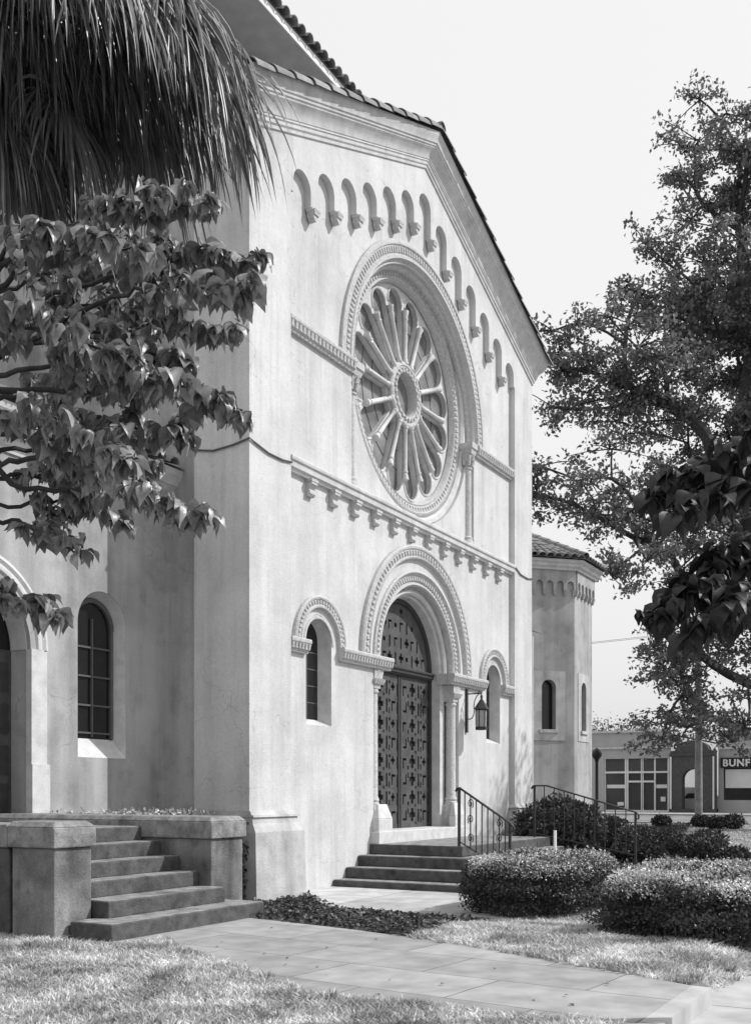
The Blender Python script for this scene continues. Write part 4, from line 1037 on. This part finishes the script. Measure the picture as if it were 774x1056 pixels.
MB().tube([base, (base[0]+.05, base[1], 1.2), (base[0], base[1]+.05, 2.4), tuple(top), (top.x, top.y, top.z+.8)], [.09, .08, .07, .05, .03], 10).build('trunk', 'bark', dg, 60)
sp = []
for (x0, y0, x1, y1, dd, hw_, f0) in ((0, 275, 222, 216, 0, .17, .40), (40, 310, 264, 268, .3, .20, .4), (60, 335, 258, 305, -.3, .2, .45), (30, 355, 246, 342, .5, .16, .3), (20, 400, 248, 424, -.1, .17, .35),
        (0, 450, 196, 452, .4, .2, .3), (10, 500, 213, 538, 0, .18, .35), (0, 480, 170, 520, -.5, .2, .3), (-30, 540, 78, 572, .1, .14, .3), (-60, 615, 56, 640, -.4, .15, .3),
        (0, 300, 150, 262, -.7, .25, .2), (-20, 330, 160, 330, .9, .25, .2), (-20, 370, 140, 372, -.8, .25, .2), (-20, 420, 150, 396, .7, .25, .2), (-20, 440, 125, 470, -.8, .22, .2), (-20, 500, 100, 505, .6, .22, .2), (-20, 290, 90, 262, .2, .22, .2), (-20, 530, 130, 540, .8, .18, .3), (-20, 390, 190, 400, -.4, .2, .3), (-20, 310, 175, 262, .6, .2, .4), (-20, 350, 195, 380, .2, .2, .4), (-20, 470, 160, 490, .9, .2, .3)):
    sp.append((at(x0, y0, 6.2+dd*.5), at(x1, y1, 6.0+dd), hw_, f0))
sprays(dg, top, sp, 'dogwood_leaf', .110, dens=1.6)
R = at(905, 817, 7.0); base = (R.x, R.y, gz(R.x, R.y)-.14)
d2 = thing('dogwood_tree', 'near broad-leaved tree with dark shaded leaves reaching in from the right edge', 'tree', base)
top = at(905, 480, 7.0)
MB().tube([base, (base[0]+.05, base[1], 1.2), (base[0], base[1]+.05, 2.4), tuple(top), (top.x, top.y, top.z+.8)], [.09, .08, .07, .05, .03], 10).build('trunk', 'bark', d2, 60)
sp = []
for (x0, y0, x1, y1, dd, hw_, f0) in ((800, 470, 678, 508, 0, .17, .2), (800, 500, 700, 535, -.3, .16, .2), (810, 455, 735, 480, .3, .14, .2), (800, 520, 730, 515, .4, .15, .1), (800, 440, 765, 455, 0, .08, .3),
        (800, 610, 664, 640, 0, .13, .3), (800, 590, 690, 615, .3, .15, .2), (800, 625, 712, 655, -.2, .14, .2), (800, 575, 728, 585, .1, .12, .2), (810, 640, 750, 650, .3, .12, .1)):
    sp.append((at(x0, y0, 6.4+dd*.5), at(x1, y1, 6.2+dd), hw_, f0))
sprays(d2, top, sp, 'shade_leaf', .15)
# ---- cabbage palm with a skirt of hanging fronds
R = at(-70, 817, 8.2)
palm = thing('palm_tree', 'tall cabbage palm whose shaggy hanging fronds fill the upper left corner', 'palm', (R.x, R.y, 0))
hd = at(-25, -150, 8.2)
MB().tube([(R.x, R.y, -.1), (R.x, R.y, 3), (R.x, R.y, 6), tuple(hd)], [.24, .2, .19, .22], 14).build('trunk', 'bark', palm, 60)
def frond(origin, heading, reach, blade, lean, dead=False, nb=46):
    o = Vector(origin); hd_ = Vector((cos(heading), sin(heading), 0)); pts = []
    for i in range(9):
        u = i/8; pts.append(o+hd_*reach*u+Vector((0, 0, lean[0]*u+lean[1]*u*u)))
    hub = pts[-1]; ax = (pts[-1]-pts[-2]).normalized(); sd = ax.cross(Vector((0, 0, 1)))
    sd = sd.normalized() if sd.length > 1e-3 else Vector((0, 1, 0)); up = sd.cross(ax)
    tm = MB(); tm.tube(pts, [.022]*4+[.016]*5, 6)
    V, F = [], []
    for b_ in range(nb):
        a = radians(-105+210*b_/(nb-1))+RNG.normal()*.03; d = (ax*cos(a)+sd*sin(a)+up*RNG.normal()*.16).normalized(); Lb = blade*(1-.25*abs(a)/1.8)*RNG.uniform(.8, 1.1)
        p = hub.copy(); w_ = RNG.uniform(.014, .022); seg = 6; ring = []; ws = d.cross(Vector((0, 0, 1))); ws = ws.normalized() if ws.length > 1e-3 else sd
        ws = (ws+Vector(RNG.normal(size=3))*.5).normalized()
        g = RNG.uniform(.7, 1.25)
        for s_ in range(seg+1):
            u = s_/seg; ww = w_*(1-u**2.2)*(.5+min(u*4, .5)); fold = ws.cross(d)*ww*.5
            ring += [p-ws*ww, p+fold, p+ws*ww]
            d = (d+Vector((0, 0, -1))*g*(.16+.42*u)).normalized(); p = p+d*Lb/seg
        k = len(V); V += [tuple(q) for q in ring]
        for s_ in range(seg):
            a_ = k+s_*3; F += [(a_, a_+1, a_+4, a_+3), (a_+1, a_+2, a_+5, a_+4)]
    fo = npmesh('frond', np.array(V), np.array(F), 'palm_dead' if dead else 'palm_blade', palm)
    tm.build('petiole', 'bark_pale', fo, 60)
hx = Vector(hd)
toR = Vector((RV.x, RV.y, 0)); ang0 = atan2(RV.y, RV.x)
for i in range(60):
    h_ = ang0+RNG.uniform(-1.0, 1.0); lo = RNG.random()
    frond(hx+Vector((0, 0, -lo*.9)), h_, RNG.uniform(.5, 2.2)*(1-.25*lo), RNG.uniform(.95, 1.35), (RNG.uniform(-.1, .45)*(1-lo), -RNG.uniform(.5, 1.0)), dead=(i % 5 == 0))
for i in range(26):
    frond(hx+Vector((0, 0, -RNG.uniform(.2, 1.5))), ang0+RNG.uniform(-1.4, 1.4), RNG.uniform(.15, .8), RNG.uniform(1.0, 1.3), (0, -RNG.uniform(.4, .8)), dead=(i % 4 == 0))
for i in range(14):
    frond(hx+Vector((0, 0, -.2)), ang0+RNG.uniform(1.1, 5.2), RNG.uniform(.8, 1.4), 1.1, (.5, -.6))

# ================================================================== ACROSS THE STREET
SX = 54.0
shop = thing('shop_building', 'pale flat-roofed shop with large framed display windows and glass doors across the street', 'building', (SX, 8, .2))
MB().box(SX, 6.46, .0, SX+14, 22, 5.35).build('wall', 'shop_wall', shop) if False else None
m_ = MB(); m_.plate([(6.6, .0), (24, .0), (24, 5.45), (6.6, 5.45)], [rectp(6.75, .22, 10.95, 3.66)], SX, SX+.4, ax='x'); m_.box(SX+.4, 6.6, 0, SX+16, 6.9, 5.3).box(SX+.4, 23.7, 0, SX+16, 24, 5.3); m_.build('wall', 'shop_wall', shop)
MB().box(SX-.12, 6.6, 4.30, SX-.001, 24, 4.42).box(SX-.1, 6.6, 5.35, SX+.5, 24, 5.50).build('cornice', 'stone', shop)
MB().box(SX+.3, 6.6, 5.1, SX+16, 24, 5.2).build('roof', 'soffit', shop)
MB().box(SX+.22, 6.7, .2, SX+.26, 11, 3.7).build('window_glass', 'shop_glass', shop)
MB().box(SX+.12, 6.75, 2.85, SX+.20, 10.95, 3.62).build('transom_panel', 'brick_dark', shop)
fm = MB()
for y in (10.92, 9.55, 9.42, 8.5, 8.44, 7.65, 6.8): fm.box(SX+.08, y-.05, .22, SX+.2, y+.05, 3.66)
fm.box(SX+.07, 6.75, 2.72, SX+.2, 10.95, 2.84).box(SX+.07, 7.65, 2.12, SX+.2, 9.42, 2.24).box(SX+.07, 6.75, .22, SX+.2, 10.95, .34); fm.build('window_frame', 'shop_white', shop)
for a_ in ((9.6, 1.75, 10.8, 1.98), (6.9, 1.75, 7.6, 1.98), (9.7, .62, 10.1, .85), (7.0, .9, 7.3, 1.2)):
    MB().box(SX+.16, a_[0], a_[1], SX+.21, a_[2], a_[3]).build('window_display', 'shop_white', shop)
# dark brick portal with shaped gable and an arched opening
portal = thing('brick_portal', 'dark brick gateway with a curved gable top between the two shops', 'gateway', (SX-.6, 5.1, .2))
gtop = [(3.76, .0), (6.44, .0), (6.44, 4.05), (6.2, 4.05)]+[(5.1+1.0*cos(pi*(.0+t/14.0)), 4.18+.62*sin(pi*t/14.0)) for t in range(14, -1, -1)][::-1][::-1]+[(4.0, 4.05), (3.76, 4.05)]
gt = [(3.76, 0), (6.44, 0), (6.44, 4.05), (6.15, 4.1)]+[(5.1+1.0*cos(pi*t/14), 4.15+.55*sin(pi*t/14)) for t in range(0, 15)]+[(4.05, 4.1), (3.76, 4.05)]
MB().plate(gt, [arch(5.1, .25, 2.3, .62, 16)], SX-.9, SX-.1, ax='x').build('wall', 'brick_dark', portal)
MB().box(SX-.98, 3.70, 3.75, SX-.9, 6.5, 3.9).box(SX-.98, 3.7, .0, SX-.9, 6.5, .45).build('band', 'brick_dark', portal)
MB().box(SX-.96, 6.35, .3, SX-.905, 6.44, 3.7).box(SX-.96, 3.76, .3, SX-.905, 3.85, 3.7).build('trim', 'shop_white', portal)
# second shop with a sign band
s2 = thing('shop_building', 'shop with white lettering on a dark sign band at the right edge', 'building', (SX, -2, .2))
m_ = MB(); m_.plate([(-14, .0), (3.7, .0), (3.7, 5.35), (-14, 5.35)], [rectp(-6, 1.0, 3.4, 3.0), ], SX, SX+.4, ax='x'); m_.box(SX+.4, 3.4, 0, SX+16, 3.7, 5.2).box(SX+.4, -14, 0, SX+16, -13.7, 5.2); m_.build('wall', 'shop_wall', s2)
MB().box(SX-.12, -14, 4.15, SX-.001, 3.7, 4.27).build('cornice', 'stone', s2)
MB().box(SX+.3, -14, 5.0, SX+16, 3.7, 5.1).build('roof', 'soffit', s2)
MB().box(SX+.22, -6, 1.0, SX+.26, 3.4, 3.0).build('window_glass', 'shop_glass', s2)
MB().box(SX-.10, -8, 3.0, SX-.002, 3.55, 3.62).build('sign_band', 'sign_band', s2)
MB().box(SX+.14, 1.6, 1.75, SX+.19, 3.3, 2.9).build('window_blind', 'shop_white', s2)
cu = bpy.data.curves.new('sign_letters', 'FONT'); cu.body = 'BUNF'; cu.size = .60; cu.extrude = .02; cu.space_character = 1.12; cu.offset = .02
tmp = bpy.data.objects.new('tmp', cu); col.objects.link(tmp); dg_ = bpy.context.evaluated_depsgraph_get()
me = bpy.data.meshes.new_from_object(tmp.evaluated_get(dg_)); bpy.data.objects.remove(tmp)
me.transform(Matrix.Translation((SX-.13, 3.42, 3.10)) @ Matrix.Rotation(-pi/2, 4, 'Z') @ Matrix.Rotation(pi/2, 4, 'X'))
link('sign_letters', me, 'shop_white', s2)
# pole, lamp, car
up = at(720, 846, 54.5); 
t = thing('utility_pole', 'tall weathered wooden utility pole rising into the oak crown', 'pole', (up.x, up.y, .2))
MB().tube([(up.x, up.y, -.1), (up.x, up.y, 10.5)], [.20, .15], 12).build('shaft', 'bark_pale', t, 60)
MB().box(up.x-.06, up.y-1.1, 9.6, up.x+.06, up.y+1.1, 9.75).build('crossarm', 'bark_pale', t)
for k_, dy in enumerate((-.9, .9)):
    wz = 9.8; pts = [(up.x, up.y+dy+s_*2.0, wz-.5*sin(pi*min(s_/20, 1))) for s_ in range(0, 21)]
    props(MB().tube(pts, .012, 4).build('overhead_wire', 'iron'), 'thin overhead wire running left from the utility pole, the %s of two' % ('nearer' if k_ else 'farther'), 'wire')
lp = at(615, 838, 50)
t = thing('street_lamp', 'thin black street lamp with a round head beside the apse', 'street lamp', (lp.x, lp.y, .1))
MB().lathe((lp.x, lp.y, 0), [(.14, .0), (.14, .4), (.08, .5), (.07, 2.9), (.1, 3.0)], 10).build('post', 'iron', t, 60)
MB().lathe((lp.x, lp.y, 3.0), [(.08, 0), (.22, .18), (.25, .32), (.18, .48), (.05, .56), (.0, .62)], 12).build('lamp_head', 'iron', t, 60)
sk = at(572, 893, 19.0)
t = MB().box(sk.x-.02, sk.y-.02, gz(sk.x, sk.y)-.1, sk.x+.02, sk.y+.02, gz(sk.x, sk.y)+1.05).build('stake', 'white_paint'); props(t, 'thin white wooden stake in front of the big shrub by the long handrail', 'stake')
def car(loc, label):
    x, y, z = loc; t = thing('parked_car', label, 'car', loc)
    P = [(-2.2, .30), (2.2, .30), (2.25, .55), (2.15, .85), (1.2, .95), (.75, 1.38), (-.85, 1.40), (-1.5, .98), (-2.2, .92), (-2.28, .6)]
    MB().plate([(y+p[0], z+p[1]) for p in P], (), x-.82, x+.82, ax='x').build('body', 'car_paint', t)
    G = [(-1.25, 1.0), (1.0, .97), (.68, 1.32), (-.8, 1.34)]
    MB().plate([(y+p[0], z+p[1]) for p in G], (), x-.83, x+.83, ax='x').build('window', 'shop_glass', t)
    for sx in (-.80, .62):
        for sy in (-1.4, 1.4):
            c = [(y+sy+.32*cos(a*pi/10), z+.32+.32*sin(a*pi/10)) for a in range(20)]
            MB().plate(c, (), x+sx, x+sx+.19, ax='x').build('wheel', 'tyre', t)
    for sy in (-.0,):
        MB().plate([(y+2.16, z+.6), (y+2.26, z+.6), (y+2.2, z+.75), (y+2.1, z+.75)], (), x-.7, x-.45, ax='x').build('headlight', 'shop_white', t)
car((SX+4, 5.6, .1), 'white car parked beyond the arched opening of the brick gateway')

for o in bpy.data.objects:
    if o.type == 'MESH' and o.name.split('.')[0] in ('step', 'cap', 'parapet', 'landing', 'threshold'):
        m = o.modifiers.new('worn_edge', 'BEVEL'); m.width = .014; m.segments = 2; m.limit_method = 'ANGLE'
